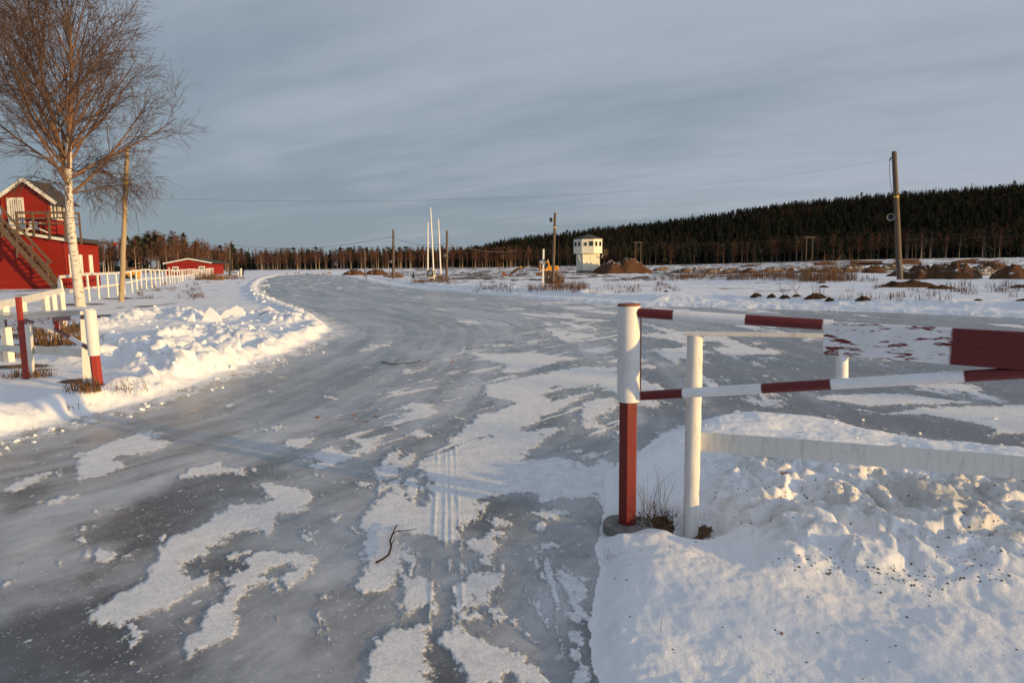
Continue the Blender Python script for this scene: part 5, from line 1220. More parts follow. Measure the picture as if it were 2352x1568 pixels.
SPR = [t_spruce(1, .17 + .02 * (i % 3), 100 + i, 8 + i % 3, 7) for i in range(6)]
SPR_ = []
for V, Fc, C in SPR: SPR_.append((V * np.array([1, 1, 1]), Fc, C))
BIR = [t_birch(10, 2.4, 200 + i) for i in range(6)]
RBIR = [t_birch(10, 2.2, 300 + i, 50, (.15, .10, .075), (.088, .046, .033)) for i in range(4)]
DBIR = [t_birch(10, 2.2, 330 + i, 46, (.085, .062, .05), (.058, .030, .022)) for i in range(4)]
PIN = [t_pine(10, 2.0, 400 + i) for i in range(4)]
class Wood:
    def __init__(s): s.V = []; s.F = []; s.C = []; s.n = 0
    def add(s, T, x, y, z, sc, hs=1.0, rz=0.0, tint=1.0):
        V, Fc, C = T; c, q = math.cos(rz), math.sin(rz)
        X = (V[:, 0] * c - V[:, 1] * q) * sc * hs + x; Y = (V[:, 0] * q + V[:, 1] * c) * sc * hs + y
        s.V.append(np.stack([X, Y, V[:, 2] * sc + z], 1)); s.F.append(Fc + s.n); s.C.append(C * tint); s.n += len(V)
    def build(s, name):
        C = np.concatenate(s.C); C = np.concatenate([C, np.ones((len(C), 1))], 1)
        return np_mesh(name, np.concatenate(s.V), np.concatenate(s.F), MT['tint'], colors=C)
def zarr(P):
    P = np.array(P); return terrain(P[:, 0], P[:, 1], False)[0]
def forest():
    wd = Wood(); spots = []
    U = nr_.uniform
    def put(kind, x, y, h): spots.append((kind, x, y, h))
    # left wood, behind the red cabin: mostly bare birches
    for _ in range(430):
        px = U(-260, 545); d = U(172, 285); x = (px - 1176) / F_ * d
        e = 1.0 + .28 * math.exp(-((px - 380) / 75) ** 2) - .12 * math.exp(-((px - 500) / 40) ** 2)
        k = U(0, 1); put('r' if k < .46 else ('b' if k < .66 else ('s' if k < .88 else 'p')), x, d, (6.8 + U(0, 2.6)) * e * d / 200)
    # wood across the end of the track
    for _ in range(620):
        px = U(470, 1180); d = U(255, 345); x = (px - 1176) / F_ * d
        k = U(0, 1); put('s' if k < .52 else ('p' if k < .66 else ('r' if k < .88 else 'b')), x, d, (6.3 + U(0, 3.2)) * (d / 300))
    for _ in range(330):                              # pale trunks along the edge
        px = U(500, 1250); d = U(250, 275); x = (px - 1176) / F_ * d; put('b' if U(0, 1) < .4 else 'r', x, d, 5.0 + U(0, 3.0))
    # the wood at the foot of the hill
    for _ in range(1500):
        px = U(1050, 2700); d = U(258, 350); x = (px - 1176) / F_ * d
        k = U(0, 1); lo = 4.6 + 3.2 * min(1, max(0, (px - 1200) / 800)); put('d' if k < .34 else ('b' if k < .38 else ('s' if k < .86 else 'p')), x, d, lo + U(0, 3.5))
    # the hill
    for _ in range(8500):
        t = U(-.19, 1.0); r = 335 + 415 * U(0, 1) ** .8; y = r / math.hypot(1, t); x = t * y
        cl = pn(x * .012, y * .012, 7)
        put('s' if U(0, 1) < .80 - .5 * (cl > .25) else ('p' if U(0, 1) < .55 else 'd'), x, y, 5.2 + U(0, 3.2) + (1.8 if U(0, 1) < .05 else 0))
    for _ in range(700):                              # an uneven crest
        t = U(-.12, 1.0); r = U(690, 760); y = r / math.hypot(1, t); put('s', t * y, y, 6 + U(0, 4))
    z = zarr([(a[1], a[2]) for a in spots])
    for (k, x, y, h), zz in zip(spots, z):
        T = {'s': SPR_, 'b': BIR, 'r': RBIR, 'p': PIN, 'd': DBIR}[k]; T = T[nr_.integers(len(T))]
        if k == 's': wd.add(T, x, y, zz, h, nr_.uniform(.8, 1.25), nr_.uniform(0, 6.28), nr_.uniform(.75, 1.25))
        else: wd.add(T, x, y, zz, h / 10, nr_.uniform(.85, 1.3), nr_.uniform(0, 6.28), nr_.uniform(.75, 1.25))
    tag(wd.build('forest'), 'far dark mixed forest of spruce and bare birch behind the field', 'forest', kind='stuff')
forest()
def edge_trees():
    """single trees one can tell apart in front of the wood"""
    def proto(T, h, name):
        V, Fc, C = T; C4 = np.concatenate([C, np.ones((len(C), 1))], 1)
        me = np_mesh(name, V * h, Fc, MT['tint'], colors=C4); return me
    def scatter(protos, n, pxr, dr, sc, label, group, name):
        first = {}
        P = [((nr_.uniform(*pxr) - 1176) / F_, nr_.uniform(*dr)) for _ in range(n)]
        P = [(a * d, d) for a, d in P]; z = zarr(P)
        for i, ((x, y), zz) in enumerate(zip(P, z)):
            j = i % len(protos)
            if j not in first: o = proto(protos[j][0], protos[j][1], name); first[j] = o
            else: o = first[j].copy(); COL.objects.link(o)
            s = nr_.uniform(*sc); o.location = (x, y, zz); o.scale = (s, s, s); o.rotation_euler = (0, 0, nr_.uniform(0, 6.28)); tag(o, label, 'tree', group)
    scatter([(t_birch(10, 2.3, 500 + i, 40, (.50, .42, .33), tw=1.2), .8) for i in range(3)], 26, (215, 500), (158, 172), (.8, 1.15), 'slender bare birch with pale trunk at the wood edge behind the red cabin', 'bare birches behind the red cabin', 'birch_tree')
    scatter([(t_birch(10, 2.0, 520 + i, 34, (.50, .40, .30), tw=1.3), .62) for i in range(3)], 34, (600, 960), (236, 250), (.8, 1.2), 'slender bare birch with pale trunk at the wood edge beyond the end of the track', 'bare birches at the end of the track', 'birch_tree')
    scatter([(t_birch(10, 1.8, 540 + i, 30, (.24, .21, .19), (.045, .029, .024), .8), .95) for i in range(3)], 16, (2040, 2290), (205, 235), (.7, 1.1), 'thin bare birch with pale trunk before the dark wooded hill beside the tallest pole', 'bare birches before the wooded hill', 'birch_tree')
    scatter([(t_birch(10, 1.8, 560 + i, 30, (.13, .11, .10), (.05, .03, .024), .9), .8) for i in range(3)], 24, (1120, 1950), (235, 255), (.7, 1.1), 'thin bare birch at the forest edge behind the tower and the mounds', 'bare birches behind the tower', 'birch_tree')
    for px, py, h, lb in ((556, 634, 24, 'dense dark spruce behind the pole barrier at the far fence end'), (949.5, 640, 16, 'tiny spruce seedling alone in the snow left of the flagpoles')):
        d = 115 if h == 24 else 74; b = D(px, py, d); k = d / F_ * h
        g = thing('spruce_tree', b, lb, 'tree'); V, Fc, C = t_spruce(1, .26, 600 + h, 12, 10)
        me = np_mesh('crown', V[12:] * k, Fc[4:] - 12, MT['tint'], colors=np.concatenate([C[12:], np.ones((len(C) - 12, 1))], 1), parent=g)
        MB().tube([b - Vector((0, 0, .3)), b + Vector((0, 0, k * .9))], [k * .02, k * .005], 6).build('trunk', MT['bark'], g)
edge_trees()
def shade_wood():
    """the wood beside the track to the right, out of the picture: it shades the near snow"""
    wd = Wood(); r = np.random.default_rng(3)
    perp = np.array([.5, .866]); sun = np.array([.866, -.5])
    for s, dist, h in SHADE:
        p = perp * s + sun * dist; wd.add(PIN[r.integers(4)] if r.random() < .3 else SPR_[r.integers(6)], p[0], p[1], 0.0, 0, 1.0) if False else None
        T = SPR_[int(r.integers(6))]; wd.add(T, p[0], p[1], 0.0, h, r.uniform(.9, 1.3), r.uniform(0, 6.28), 1.0)
    tag(wd.build('spruce_wood'), 'young spruce wood beside the track to the right', 'wood', kind='stuff')
SHADE = []
_r2 = random.Random(4)
for i in range(150):
    s = _r2.uniform(-14, 62); dist = _r2.uniform(46, 66)
    zt = (0.80 + _r2.uniform(-1.0, .3)) + (.30 if s < 3.3 else 0) if s < 6 else (0.55 + _r2.uniform(-1.3, .5))
    if s > 8: zt -= 0.10
    SHADE.append((s, dist + 0.35 * max(0, s - 6), max(2.0, (dist + 0.35 * max(0, s - 6)) * math.tan(SUN_EL) + zt)))
shade_wood()

# ------------------------------------------------------------------ mounds, logs, tussocks
def mound(px, py, wpx, hpx, mat, label, name='soil_mound', cat='mound', group=None, dmax=None, seed=0, depthr=.8, pw=2.2):
    b = GT(px, py); d = min(b.y, dmax) if dmax else b.y; b = D(px, py, d); k = d / F_
    rx, ry, h = wpx * k / 2 * (1.4 if mat == 'sand' else 1.25), wpx * k / 2 * depthr, hpx * k * 0.98
    cx, cy = b.x, d + ry * .75; zb = gz(cx, cy) if d < 75 else float(terrain(np.array([cx]), np.array([cy]), False)[0][0]); zb = min(zb, b.z + .05)
    nA, nR = 40, 14; a = np.linspace(0, 2 * np.pi, nA, endpoint=False); rr = np.linspace(0, 1, nR + 1)[1:]
    A, Rr = np.meshgrid(a, rr); wob = 1 + .28 * pn(np.cos(A) * 1.4 + seed * 7.1, np.sin(A) * 1.4, seed)
    x = np.cos(A) * Rr * rx * wob; y = np.sin(A) * Rr * ry * wob
    f = np.clip(1 - Rr ** pw, 0, 1); nz = fbm(x * 3.0 / max(rx, .3) + seed, y * 3.0 / max(rx, .3), 5, 900 + seed, .68)
    z = h * f * (1 + .7 * nz) + .12 * h * nz * (Rr < .98) + (zb - b.z) - .12 * h * (Rr > .96)
    V = np.concatenate([[[0, 0, h * 1.0 * (1 + .2 * nz[0].mean()) + (zb - b.z)]], np.stack([x.ravel(), y.ravel(), z.ravel()], 1)])
    Fq = []
    for i in range(nR - 1):
        for j in range(nA): Fq.append((1 + i * nA + j, 1 + i * nA + (j + 1) % nA, 1 + (i + 1) * nA + (j + 1) % nA, 1 + (i + 1) * nA + j))
    for j in range(nA): Fq.append((0, 1 + (j + 1) % nA, 1 + j, 0))
    me = bpy.data.meshes.new(name); me.from_pydata(V.tolist(), [], [f[:3] if f[3] == 0 and f[0] == 0 else f[::-1] for f in Fq]); me.materials.append(MT[mat])
    me.polygons.foreach_set('use_smooth', [True] * len(me.polygons)); me.update()
    import bmesh
    bm = bmesh.new(); bm.from_mesh(me); bmesh.ops.recalc_face_normals(bm, faces=bm.faces); 
    if sum(f.normal.z for f in bm.faces) < 0: bmesh.ops.reverse_faces(bm, faces=bm.faces)
    bm.to_mesh(me); bm.free()
    o = bpy.data.objects.new(name, me); COL.objects.link(o); o.location = (cx, cy, b.z); tag(o, label, cat, group)
    return o
MG = 'earth mounds on the snowy field'
for i, (x, y, w_, h_, mt, lb) in enumerate((
    (1435, 628, 108, 31, 'soil', 'large dark reddish earth mound just right of the white tower'),
    (1520, 622, 32, 8, 'sand', 'small sandy mound nearest the big dark mound right of the tower'),
    (1571, 626, 42, 8, 'soil', 'low orange-brown mound, second small one right of the big dark mound'),
    (1634, 628, 34, 10, 'sand', 'low snowy sand mound left of the cluster of sand mounds'),
    (1687, 628, 50, 12, 'sand', 'sandy mound behind the row of reeds, left end of the cluster'),
    (1724, 627, 31, 10, 'soil', 'brown mound squeezed between two sandy mounds behind the reeds'),
    (1779, 626, 50, 11, 'sand', 'sandy mound behind the right half of the reeds'),
    (1869, 626, 60, 12, 'sand', 'wide sandy mound below the largest power pylon'),
    (1917, 626, 42, 13, 'sand', 'peaked sandy mound between the largest pylon and the tallest pole'),
    (1968, 625, 66, 15, 'sand', 'broad sandy mound second to the left of the tallest pole'),
    (2017, 627, 50, 16, 'soil', 'sand-brown mound touching the left side of the tallest pole'),
    (2052, 621, 50, 13, 'sand', 'sandy mound directly behind the tallest pole'),
    (2140, 641, 84, 31, 'soil', 'big brown mound immediately right of the tallest pole'),
    (2217, 641, 96, 30, 'soil', 'big brown mound with a snowy ridge, second right of the tallest pole'),
    (2185, 621, 62, 15, 'soil', 'brown mound behind the gap between the two big right mounds'),
    (2293, 628, 95, 21, 'soil', 'wide brown mound behind, near the right picture edge'),
    (2342, 641, 80, 28, 'soil', 'big brown mound cut by the right picture edge'),
    (811, 632, 42, 12, 'soil', 'brown earth mound left of the short pole at the far bend'),
    (862, 632, 42, 13, 'soil', 'brown earth mound right of the short pole at the far bend'),
    (1600, 624, 64, 9, 'sand', 'long low sandy bank behind the gap between the small mounds right of the tower'),
    (1655, 623, 60, 8, 'soil', 'low brown bank farther back behind the snowy sand mound'),
    (1825, 623, 80, 10, 'soil', 'long low brown bank below and left of the largest pylon'),
    (2105, 634, 76, 15, 'soil', 'low brown bank joining the tallest pole to the big brown mounds'),
    (2258, 633, 100, 15, 'sand', 'pale low bank between the two rightmost big mounds'),
    (1990, 620, 96, 9, 'soil', 'flat brown bank behind the peaked sandy mounds left of the tallest pole'),
    (1105, 610, 26, 6, 'soil', 'flat dark mound far off at the forest edge right of the flagpoles'),
    (1420, 606, 30, 6, 'soil', 'flat brown mound far behind the tower by the forest'))):
    mound(x, y, w_, h_, mt, lb, seed=i + 1, group=MG)
def logs(px, py, wpx, hpx, label, seed):
    r = random.Random(seed); b = GT(px, py); d = min(b.y, 190); b = D(px, py, d); k = d / F_; W, Hh = wpx * k, hpx * k
    m = MB(); rad = .16; rows = max(2, int(Hh / (rad * 1.75)))
    for j in range(rows):
        n = max(1, int((1 - (j / rows) ** 1.3) * 7))
        for i in range(n):
            y = (i - n / 2) * .34; z = j * rad * 1.75; off = r.uniform(-.12, .12) * W; hl = W * .5 * r.uniform(.55, 1.0) * (1 - .25 * j / rows)
            m.tube([b + Vector((off - hl, y, z + r.uniform(-.05, .15))), b + Vector((off + hl, y + r.uniform(-.4, .4), z + r.uniform(-.1, .2)))], rad * r.uniform(.7, 1.15), 6)
    o = m.build('log_pile', MT['logwood'], None, loc=b); tag(o, label, 'log pile', 'piles of felled logs')
logs(1892, 609, 50, 10, 'pile of felled logs below the largest power pylon', 1); logs(1988, 609, 76, 16, 'long pile of felled logs left of the tallest pole', 2); logs(2080, 608, 73, 15, 'pile of reddish logs behind the tallest pole', 3)
logs(2219, 605, 56, 11, 'pile of logs in the background right of the tallest pole', 4); logs(2273, 605, 56, 10, 'rightmost pile of felled logs', 5); logs(1725, 612, 40, 6, 'low scatter of logs behind the sandy mounds', 6)
TU = 'dark tussocks along the far snow bank'
for i, (x, y, w_, h_, lb) in enumerate(((1739, 683, 24, 8, 'leftmost rounded dark tussock on the far snow bank'), (1773, 685, 19, 9, 'second dark tussock from the left on the far snow bank'), (1804, 687, 20, 7, 'low ragged tussock, third from the left on the far snow bank'),
    (1832, 683, 18, 5, 'small flat tussock beside a thin sapling on the far bank'), (1878, 686, 42, 12, 'largest dark tussock on the far snow bank'), (1908, 690, 18, 8, 'dark tussock touching the right side of the largest one'), (1986, 691, 28, 8, 'dark tussock alone between the largest one and the tall pole'),
    (1894, 661, 22, 5, 'brown patch of turf behind the largest tussock'), (1889, 650, 20, 4, 'thin brown patch of turf far behind the largest tussock'), (1530, 671, 10, 4, 'tiny dark tussock below the sand mounds'), (2250, 690, 20, 4, 'flat dark turf patch right of the tall pole'), (2380, 690, 60, 6, 'dark turf strip at the right picture edge'), (2350, 661, 40, 6, 'dark strip of turf before the rightmost mound'))):
    mound(x, y, w_, h_, 'moss', lb, 'grass_tussock', 'tussock', TU, seed=40 + i, depthr=.6, pw=2.0)
mound(2095, 660, 120, 15, 'moss', 'dark peat bank under the brush at the tallest pole', 'peat_bank', 'earth bank', None, seed=70, depthr=.35, pw=1.8)
mound(2165, 664, 60, 9, 'moss', 'dark peat strip right of the brush at the tallest pole', 'peat_bank', 'earth bank', None, seed=71, depthr=.4, pw=1.8)
mound(1271, 652, 26, 5, 'moss', 'small dark turf bank at the foot of the pole beside the excavator', 'peat_bank', 'earth bank', None, seed=72, depthr=.5, pw=1.8)

# ------------------------------------------------------------------ grass, brush, sticks, leaves
def blades(m, c, n, h, spread, r, w_=.004, lean=.5, bend=.3, squash=1.0):
    for _ in range(n):
        a = r.uniform(0, 6.28); q = spread * math.sqrt(r.random()); x, y = c[0] + q * math.cos(a), c[1] + q * math.sin(a) * squash; z = c[2]
        hh = h * r.uniform(.4, 1.15); l = r.uniform(0, lean) * hh; b = r.uniform(0, 6.28); dx, dy = math.cos(b) * l, math.sin(b) * l
        p0 = Vector((x, y, z - .02)); p1 = Vector((x + dx * .45, y + dy * .45, z + hh * .62)); p2 = Vector((x + dx * (1 + bend), y + dy * (1 + bend), z + hh * r.uniform(.85, 1.05)))
        t = r.uniform(0, 6.28); s = Vector((math.cos(t), math.sin(t), 0)) * w_
        m.add([p0 - s, p0 + s, p1 + s * .8, p1 - s * .8, p2], [(0, 1, 2, 3), (3, 2, 4)])
def weeds(m, c, n, h, spread, r, rad=.0016):
    for _ in range(n):
        a = r.uniform(0, 6.28); q = spread * math.sqrt(r.random()); p = Vector((c[0] + q * math.cos(a), c[1] + q * math.sin(a), c[2] - .02)); hh = h * r.uniform(.4, 1.1)
        pts = [p]
        dv = Vector((r.uniform(-.4, .4), r.uniform(-.4, .4), 1)).normalized()
        for i in range(4): dv = (dv + Vector((r.uniform(-.35, .35), r.uniform(-.35, .35), r.uniform(-.25, .1)))).normalized(); pts.append(pts[-1] + dv * hh / 4)
        m.tube(pts, [rad, rad, rad * .8, rad * .7, rad * .5], 3, cap=False)
        for _ in range(3):
            i = r.randrange(1, 4); e = pts[i] + Vector((r.uniform(-1, 1), r.uniform(-1, 1), r.uniform(-.1, .8))).normalized() * hh * .22; m.tube([pts[i], e], rad * .6, 3, cap=False)
            if r.random() < .5: m.tube([e - Vector((0, 0, rad * 2)), e + Vector((0, 0, rad * 3))], rad * 2.4, 4)
def tufts():
    r = random.Random(9)
    def at(px, py, d=None):
        p = GT(px, py); return Vector((p.x, p.y, gz(p.x, p.y)))
    def tuft(px, py, n, h, sp, label, mats=('straw',), w_=.004, wn=0, dd=None, name='grass_tuft'):
        c = at(px, py); 
        m = MB(); blades(m, c, n, h, sp, r, w_, .7, .3, .6)
        o = m.build(name, MT['straw'], None, loc=c); tag(o, label, 'grass tuft', 'dry grass tufts')
        if wn:
            m = MB(); weeds(m, c + Vector((0, 0, 0)), wn, h * .8, sp * 1.2, r, w_ * .45); m.build('weed_stalk', MT['strawdark'], o)
    c = POST_R + Vector((.17, .03, 0)); c.z = gz(c.x, c.y)
    m = MB(); blades(m, c, 46, .38, .12, r, .0013, 1.0, .5); o = m.build('grass_tuft', MT['straw'], None, loc=c); tag(o, 'thin dry straws and dark weeds between the nearest gate post and white post', 'grass tuft', 'dry grass tufts')
    m = MB(); weeds(m, c, 40, .14, .13, r, .0017); weeds(m, Vector((FPOST_R.x + .08, FPOST_R.y + .02, gz(FPOST_R.x + .08, FPOST_R.y + .02))), 18, .09, .08, r, .0017); m.build('weed_stalk', MT['bark'], o)
    tuft(1402, 1292, 5, .10, .05, 'small dark weed in the snow below the nearest gate post', wn=9, w_=.0012)
    tuft(1525, 1470, 1, .10, .02, 'single short straw standing in the front snow', w_=.001)
    tuft(193, 897, 120, .17, .20, 'thick brown grass tuft at the left gate post foot', wn=30, w_=.005)
    tuft(55, 868, 90, .14, .28, 'brown grass tuft round the thin red steel post', wn=26, w_=.005)
    tuft(90, 866, 60, .14, .22, 'dry grass behind the thin red post by the small white fence', wn=10, w_=.005)
    tuft(14, 822, 150, .26, .4, 'dry grass tuft at the left picture edge below the white board', wn=10, w_=.006)
    tuft(130, 790, 260, .35, .7, 'wide bed of brown grass behind the far left barrier', wn=40, w_=.008); tuft(100, 760, 160, .4, .8, 'brown grass bed farther up behind the far left barrier', wn=10, w_=.008)
    tuft(300, 895, 4, .2, .3, 'sparse brown weeds in the snow right of the left gate post', wn=26, w_=.004)
    tuft(275, 900, 4, .22, .12, 'dark weed stalks beside the left gate post', wn=14, w_=.004)
    tuft(172, 935, 4, .10, .12, 'short reddish weed in front of the left gate', wn=12, w_=.004)
    tuft(482, 643, 300, .9, 1.6, 'round bushy straw tuft near the end of the long fence', w_=.02); tuft(512, 641, 260, .6, 2.6, 'straw covered slope beyond the long fence', w_=.02)
    tuft(905, 638, 260, 1.0, 1.6, 'brown grass tuft at the foot of the pole left of the flagpoles', w_=.02)
    tuft(1003, 641, 160, .7, 1.1, 'brown grass beside the white frame of the flagpoles', w_=.02)
    tuft(1273, 650, 240, 1.5, 1.0, 'tall brown grass at the foot of the pole beside the excavator', w_=.018)
    # the brush round the tallest pole
    c = at(2088, 655); c.y = 50.4; m = MB(); blades(m, c, 500, 1.0, 2.2, r, .012, .8, .3, .3); o = m.build('brush', MT['straw'], None, loc=c); tag(o, 'brown dry brush and grass round the foot of the tallest pole', 'brush')
    m = MB(); weeds(m, c + Vector((.6, .2, 0)), 90, 2.1, 1.5, r, .010); m.build('brush_stalk', MT['strawdark'], o)
    # saplings
    for px, py, h, lb in ((1832, 683, 1.25, 'thin bare sapling right above a small tussock on the far bank'), (1868, 681, 1.3, 'thin bare sapling leaning beside the largest tussock'), (1423, 662, 1.3, 'thin bare sapling below the white tower, left'), (1330, 664, 1.2, 'thin bare sapling below the white tower, right of the MÅL post'), (1797, 680, 1.2, 'thin bare sapling between two dark tussocks')):
        c = at(px, py); m = MB(); weeds(m, c, 4, h, .18, r, .006); tag(m.build('sapling', MT['strawdark'], None, loc=c), lb, 'sapling', 'thin saplings on the field')
    # reeds and stray straw over the field
    m = MB()
    for px0, px1, py0, py1, n, h in ((1560, 1865, 634, 645, 150, .75), (1255, 1345, 657, 668, 34, .55), (940, 1030, 645, 651, 40, .4), (1090, 1200, 655, 673, 16, .4), (1200, 1400, 660, 672, 20, .4), (1420, 1560, 650, 672, 20, .3), (1880, 2330, 660, 690, 34, .3), (1420, 1560, 640, 646, 16, .4), (1860, 2010, 640, 650, 26, .5), (320, 480, 650, 690, 40, .25), (640, 760, 629, 632, 10, .4), (2160, 2352, 655, 672, 12, .5)):
        for _ in range(n):
            p = GT(r.uniform(px0, px1), r.uniform(py0, py1)); blades(m, (p.x, p.y, p.z), 18, h, .5 * h + .1, r, .004 + .00009 * p.y, .4, .2)
    tag(m.build('dry_grass', MT['strawdark']), 'sparse brown reeds and straw sticking out of the field snow', 'grass', kind='stuff')
tufts()
def litter():
    r = random.Random(21)
    def stick(pp, rad, label, twigs_=(), lift=.012):
        pts = []
        for px, py in pp: p = GT(px, py); pts.append(Vector((p.x, p.y, gz(p.x, p.y) + lift + r.uniform(0, .006))))
        m = MB(); m.tube(pts, [rad * (1 - .5 * i / len(pts)) for i in range(len(pts))], 5)
        for tw in twigs_:
            q = [];
            for px, py in tw: p = GT(px, py); q.append(Vector((p.x, p.y, gz(p.x, p.y) + lift + .006)))
            m.tube(q, [rad * .5] * (len(q) - 1) + [rad * .2], 4)
        tag(m.build('stick', MT['bark'], None, loc=pts[0]), label, 'stick')
    stick([(864, 1300), (880, 1293), (893, 1283), (899, 1264), (896, 1250), (901, 1238), (906, 1226), (912, 1214)], .0065, 'forked dark stick lying on the snow patch in the near middle of the road', [[(899, 1240), (912, 1229), (935, 1227), (958, 1223)], [(898, 1262), (905, 1252), (908, 1244)]])
    stick([(876, 832), (892, 836), (908, 839), (925, 837), (945, 836), (968, 830)], .009, 'thin branched stick lying on the ice in the middle of the road', [[(905, 838), (912, 830), (918, 826)], [(925, 837), (940, 840)]])
    stick([(596, 738), (620, 734), (640, 735)], .012, 'dark twig lying on the snow of the left verge tip'); stick([(655, 740), (680, 735), (700, 737)], .010, 'crooked twig near the tip of the left snow verge')
    for px, py, s, lb in ((965, 801, .05, 'upright brown leaf on the ice in the middle of the road'), (730, 961, .045, 'orange-brown leaf lying on dark ice left of centre'), (813, 956, .03, 'thin brown leaf on the ice, left one of three together'), (862, 958, .04, 'brown leaf on the ice, largest of three together'), (841, 969, .025, 'smallest brown leaf on the ice, lowest of three together'), (1038, 834, .05, 'flat brown leaf on the ice right of the thin stick'), (1798, 1152, .035, 'dark red leaf stuck in the dirty snow heap'), (1797, 1466, .012, 'small reddish leaf on the front snow'), (1795, 1468, .012, 'curled brown leaf bit on the front snow')):
        p = GT(px, py); z = gz(p.x, p.y); c = Vector((p.x, p.y, z + s * .25)); a = r.uniform(0, 6.28); m = MB(); n = 8; vs = []; e1 = Vector((math.cos(a), math.sin(a), .1)); e2 = Vector((-math.sin(a), math.cos(a), .5)).normalized()
        for i in range(n): t = 2 * math.pi * i / n; vs.append(c + e1 * math.cos(t) * s * .7 + e2 * math.sin(t) * s * .45 + Vector((0, 0, .25 * s * math.cos(2 * t))))
        m.add(vs + [c], [(i, (i + 1) % n, n) for i in range(n)]); m.tube([c + e1 * s * .7, c + e1 * s * 1.15], s * .04, 3)
        tag(m.build('fallen_leaf', MT['leaf'], None, loc=c), lb, 'leaf', 'brown leaves on the ice and snow')
    # grit on the dirty heap and the front snow
    PT = []
    def cl(px0, px1, py0, py1, n):
        for _ in range(n): PT.append((r.uniform(px0, px1), r.uniform(py0, py1), r.choice((.004, .005, .006, .008, .011))))
    clusters = [(1800, 1140, 90, 26, 60), (2060, 1120, 90, 24, 40), (2250, 1150, 60, 30, 34), (2110, 1335, 60, 16, 90), (2090, 1300, 120, 12, 40), (2280, 1290, 60, 26, 60), (1690, 1165, 30, 26, 18), (2180, 1220, 60, 16, 30), (1870, 1290, 90, 14, 44), (1930, 1310, 60, 8, 30),
        (1640, 1340, 120, 70, 12), (2080, 1420, 120, 40, 10), (1950, 1500, 200, 50, 12), (1450, 1400, 40, 90, 16), (2230, 1240, 60, 20, 34), (1700, 1100, 60, 10, 16)]
    for cx_, cy_, sx, sy, n in clusters:
        for _ in range(n): PT.append((r.gauss(cx_, sx), r.gauss(cy_, sy), r.choice((.002, .003, .003, .004, .005, .008))))
    m = MB(); pts = [(G(a, b), s) for a, b, s in PT if b > 1060]
    pts = [(p, s) for p, s in pts if p.x > .85]
    # raise to the snow surface along the line of sight
    for p, s in pts:
        pass
    xy0 = np.array([(p.x, p.y) for p, s in pts]); xy = xy0 * .93
    for _ in range(3): zz = terrain(xy[:, 0], xy[:, 1])[0]; xy = xy0 * ((CAMZ - zz) / CAMZ)[:, None]
    zz = terrain(xy[:, 0], xy[:, 1])[0]
    oct_ = [(1, 0, 0), (0, 1, 0), (-1, 0, 0), (0, -1, 0), (0, 0, 1), (0, 0, -1)]; of = [(0, 1, 4), (1, 2, 4), (2, 3, 4), (3, 0, 4), (1, 0, 5), (2, 1, 5), (3, 2, 5), (0, 3, 5)]
    for (p, s), q, z in zip(pts, xy, zz):
        a = r.uniform(0, 6.28); m.add([Vector((q[0] + (v[0] * math.cos(a) - v[1] * math.sin(a)) * s * r.uniform(.6, 1.3), q[1] + (v[0] * math.sin(a) + v[1] * math.cos(a)) * s * r.uniform(.6, 1.3), z + v[2] * s * .8)) for v in oct_], of)
    tag(m.build('gravel', MT['grit']), 'dark grit strewn over the dirty snow', 'gravel', kind='stuff')
    # broken lumps of snow on the left verge
    m = MB(); rr = np.random.default_rng(8); XY = []; S = []
    def lumps(px0, px1, py0, py1, n, s0, s1):
        for _ in range(n): p = GT(r.uniform(px0, px1), r.uniform(py0, py1)); XY.append((p.x, p.y)); S.append(r.uniform(s0, s1) * (1 if r.random() < .8 else 1.7))
    lumps(250, 640, 730, 860, 130, .025, .085); lumps(420, 700, 715, 760, 34, .03, .08); lumps(560, 620, 640, 700, 30, .04, .11)
    for i in range(90):
        t = r.random() ** 1.2; px, py = ((0, 1020), (150, 978), (300, 940), (420, 900), (560, 856), (680, 812), (745, 782))[int(t * 6)], 0
        a, b = ((0, 1022), (150, 976), (300, 940), (420, 900), (560, 856), (680, 812), (745, 782))[int(t * 6):int(t * 6) + 2]; f = t * 6 % 1
        p = GT(a[0] + (b[0] - a[0]) * f + r.gauss(0, 12), a[1] + (b[1] - a[1]) * f + r.gauss(6, 9)); XY.append((p.x, p.y)); S.append(r.choice((.008, .010, .014, .02, .032)))
    lumps(1480, 2350, 960, 1050, 16, .008, .02)
    zz = terrain(np.array(XY)[:, 0], np.array(XY)[:, 1])[0]
    phi = (1 + 5 ** .5) / 2; iv = np.array([(-1, phi, 0), (1, phi, 0), (-1, -phi, 0), (1, -phi, 0), (0, -1, phi), (0, 1, phi), (0, -1, -phi), (0, 1, -phi), (phi, 0, -1), (phi, 0, 1), (-phi, 0, -1), (-phi, 0, 1)]) / math.hypot(1, phi)
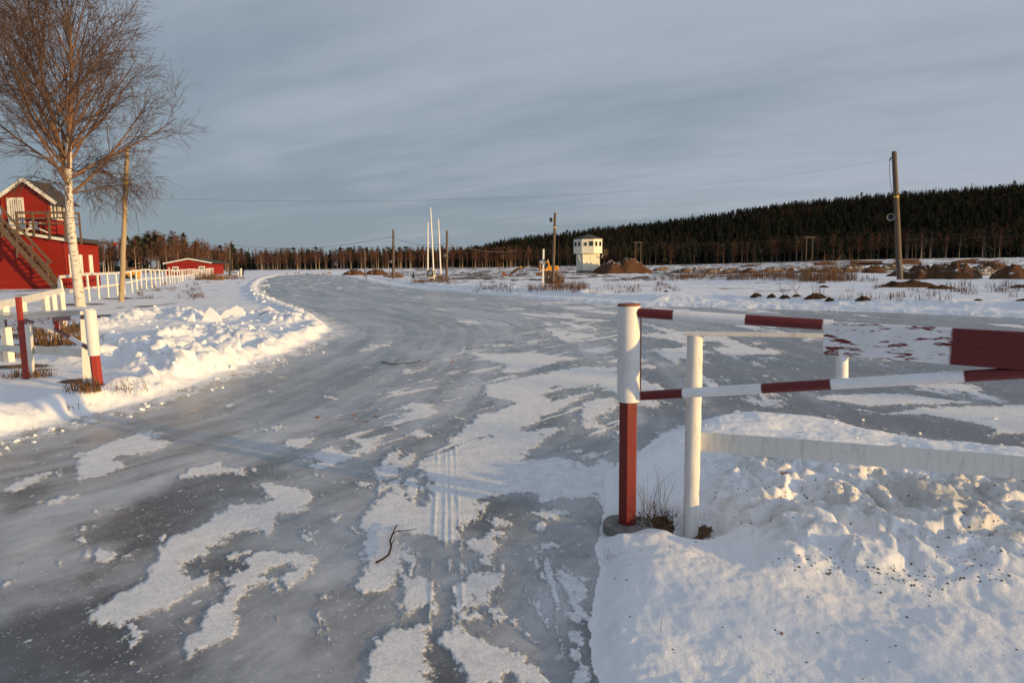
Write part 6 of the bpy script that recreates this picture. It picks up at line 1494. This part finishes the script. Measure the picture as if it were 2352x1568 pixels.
    fi = [(0,11,5),(0,5,1),(0,1,7),(0,7,10),(0,10,11),(1,5,9),(5,11,4),(11,10,2),(10,7,6),(7,1,8),(3,9,4),(3,4,2),(3,2,6),(3,6,8),(3,8,9),(4,9,5),(2,4,11),(6,2,10),(8,6,7),(9,8,1)]
    for (x, y), s, z in zip(XY, S, zz):
        v = iv * rr.uniform(.5, 1.4, (12, 1)) * s * rr.uniform(.55, 1.45, (1, 3)); q = rr.uniform(-.5, .5); v = np.stack([v[:, 0] + q * v[:, 2], v[:, 1], v[:, 2] * .8], 1); m.add([(x + a[0], y + a[1], z - s * .10 + a[2]) for a in v], fi)
    o = m.build('snow_chunks', MT['snow']); o.data.polygons.foreach_set('use_smooth', [True] * len(o.data.polygons)); o.data.set_sharp_from_angle(angle=R(50)); sb = o.modifiers.new('round', 'BEVEL'); sb.width = 0.006; sb.segments = 2
    tag(o, 'broken lumps of ploughed snow along the verge', 'snow', kind='stuff')
def slabs():
    def plate(pts, d, thick, label, lean=.25):
        o_ = [D(px, py, d + (748 - py) * .012 * lean) for px, py in pts]; m = MB(); m.prism(o_, (-.35 * thick, thick, .12 * thick))
        o = m.build('snow_block', MT['snow'], None, loc=o_[0], bevel=.02); tag(o, label, 'snow block', 'broken slabs of hard snow')
    plate([(455, 742), (464, 732), (470, 719), (480, 706), (489, 712), (499, 722), (507, 728), (512, 752)], 18.4, .14, 'left pointed slab of snow standing on the left heap')
    plate([(500, 752), (506, 730), (507, 722), (518, 711), (527, 710), (533, 705), (541, 702), (549, 706), (556, 708), (562, 720), (571, 732), (580, 742), (560, 752)], 18.75, .16, 'widest upright slab of snow on the left heap, behind the pointed one')
    plate([(336, 808), (342, 790), (350, 786), (366, 787), (371, 798), (372, 810)], 12.9, .28, 'square block of snow in the middle of the left heap')
    plate([(427, 742), (433, 730), (441, 720), (446, 722), (449, 746)], 18.0, .12, 'narrow pointed lump of snow left of the snow slabs')
    plate([(293, 858), (302, 846), (314, 843), (322, 848), (326, 860)], 9.9, .16, 'small rounded block of snow near the left barrier post')
litter(); slabs()
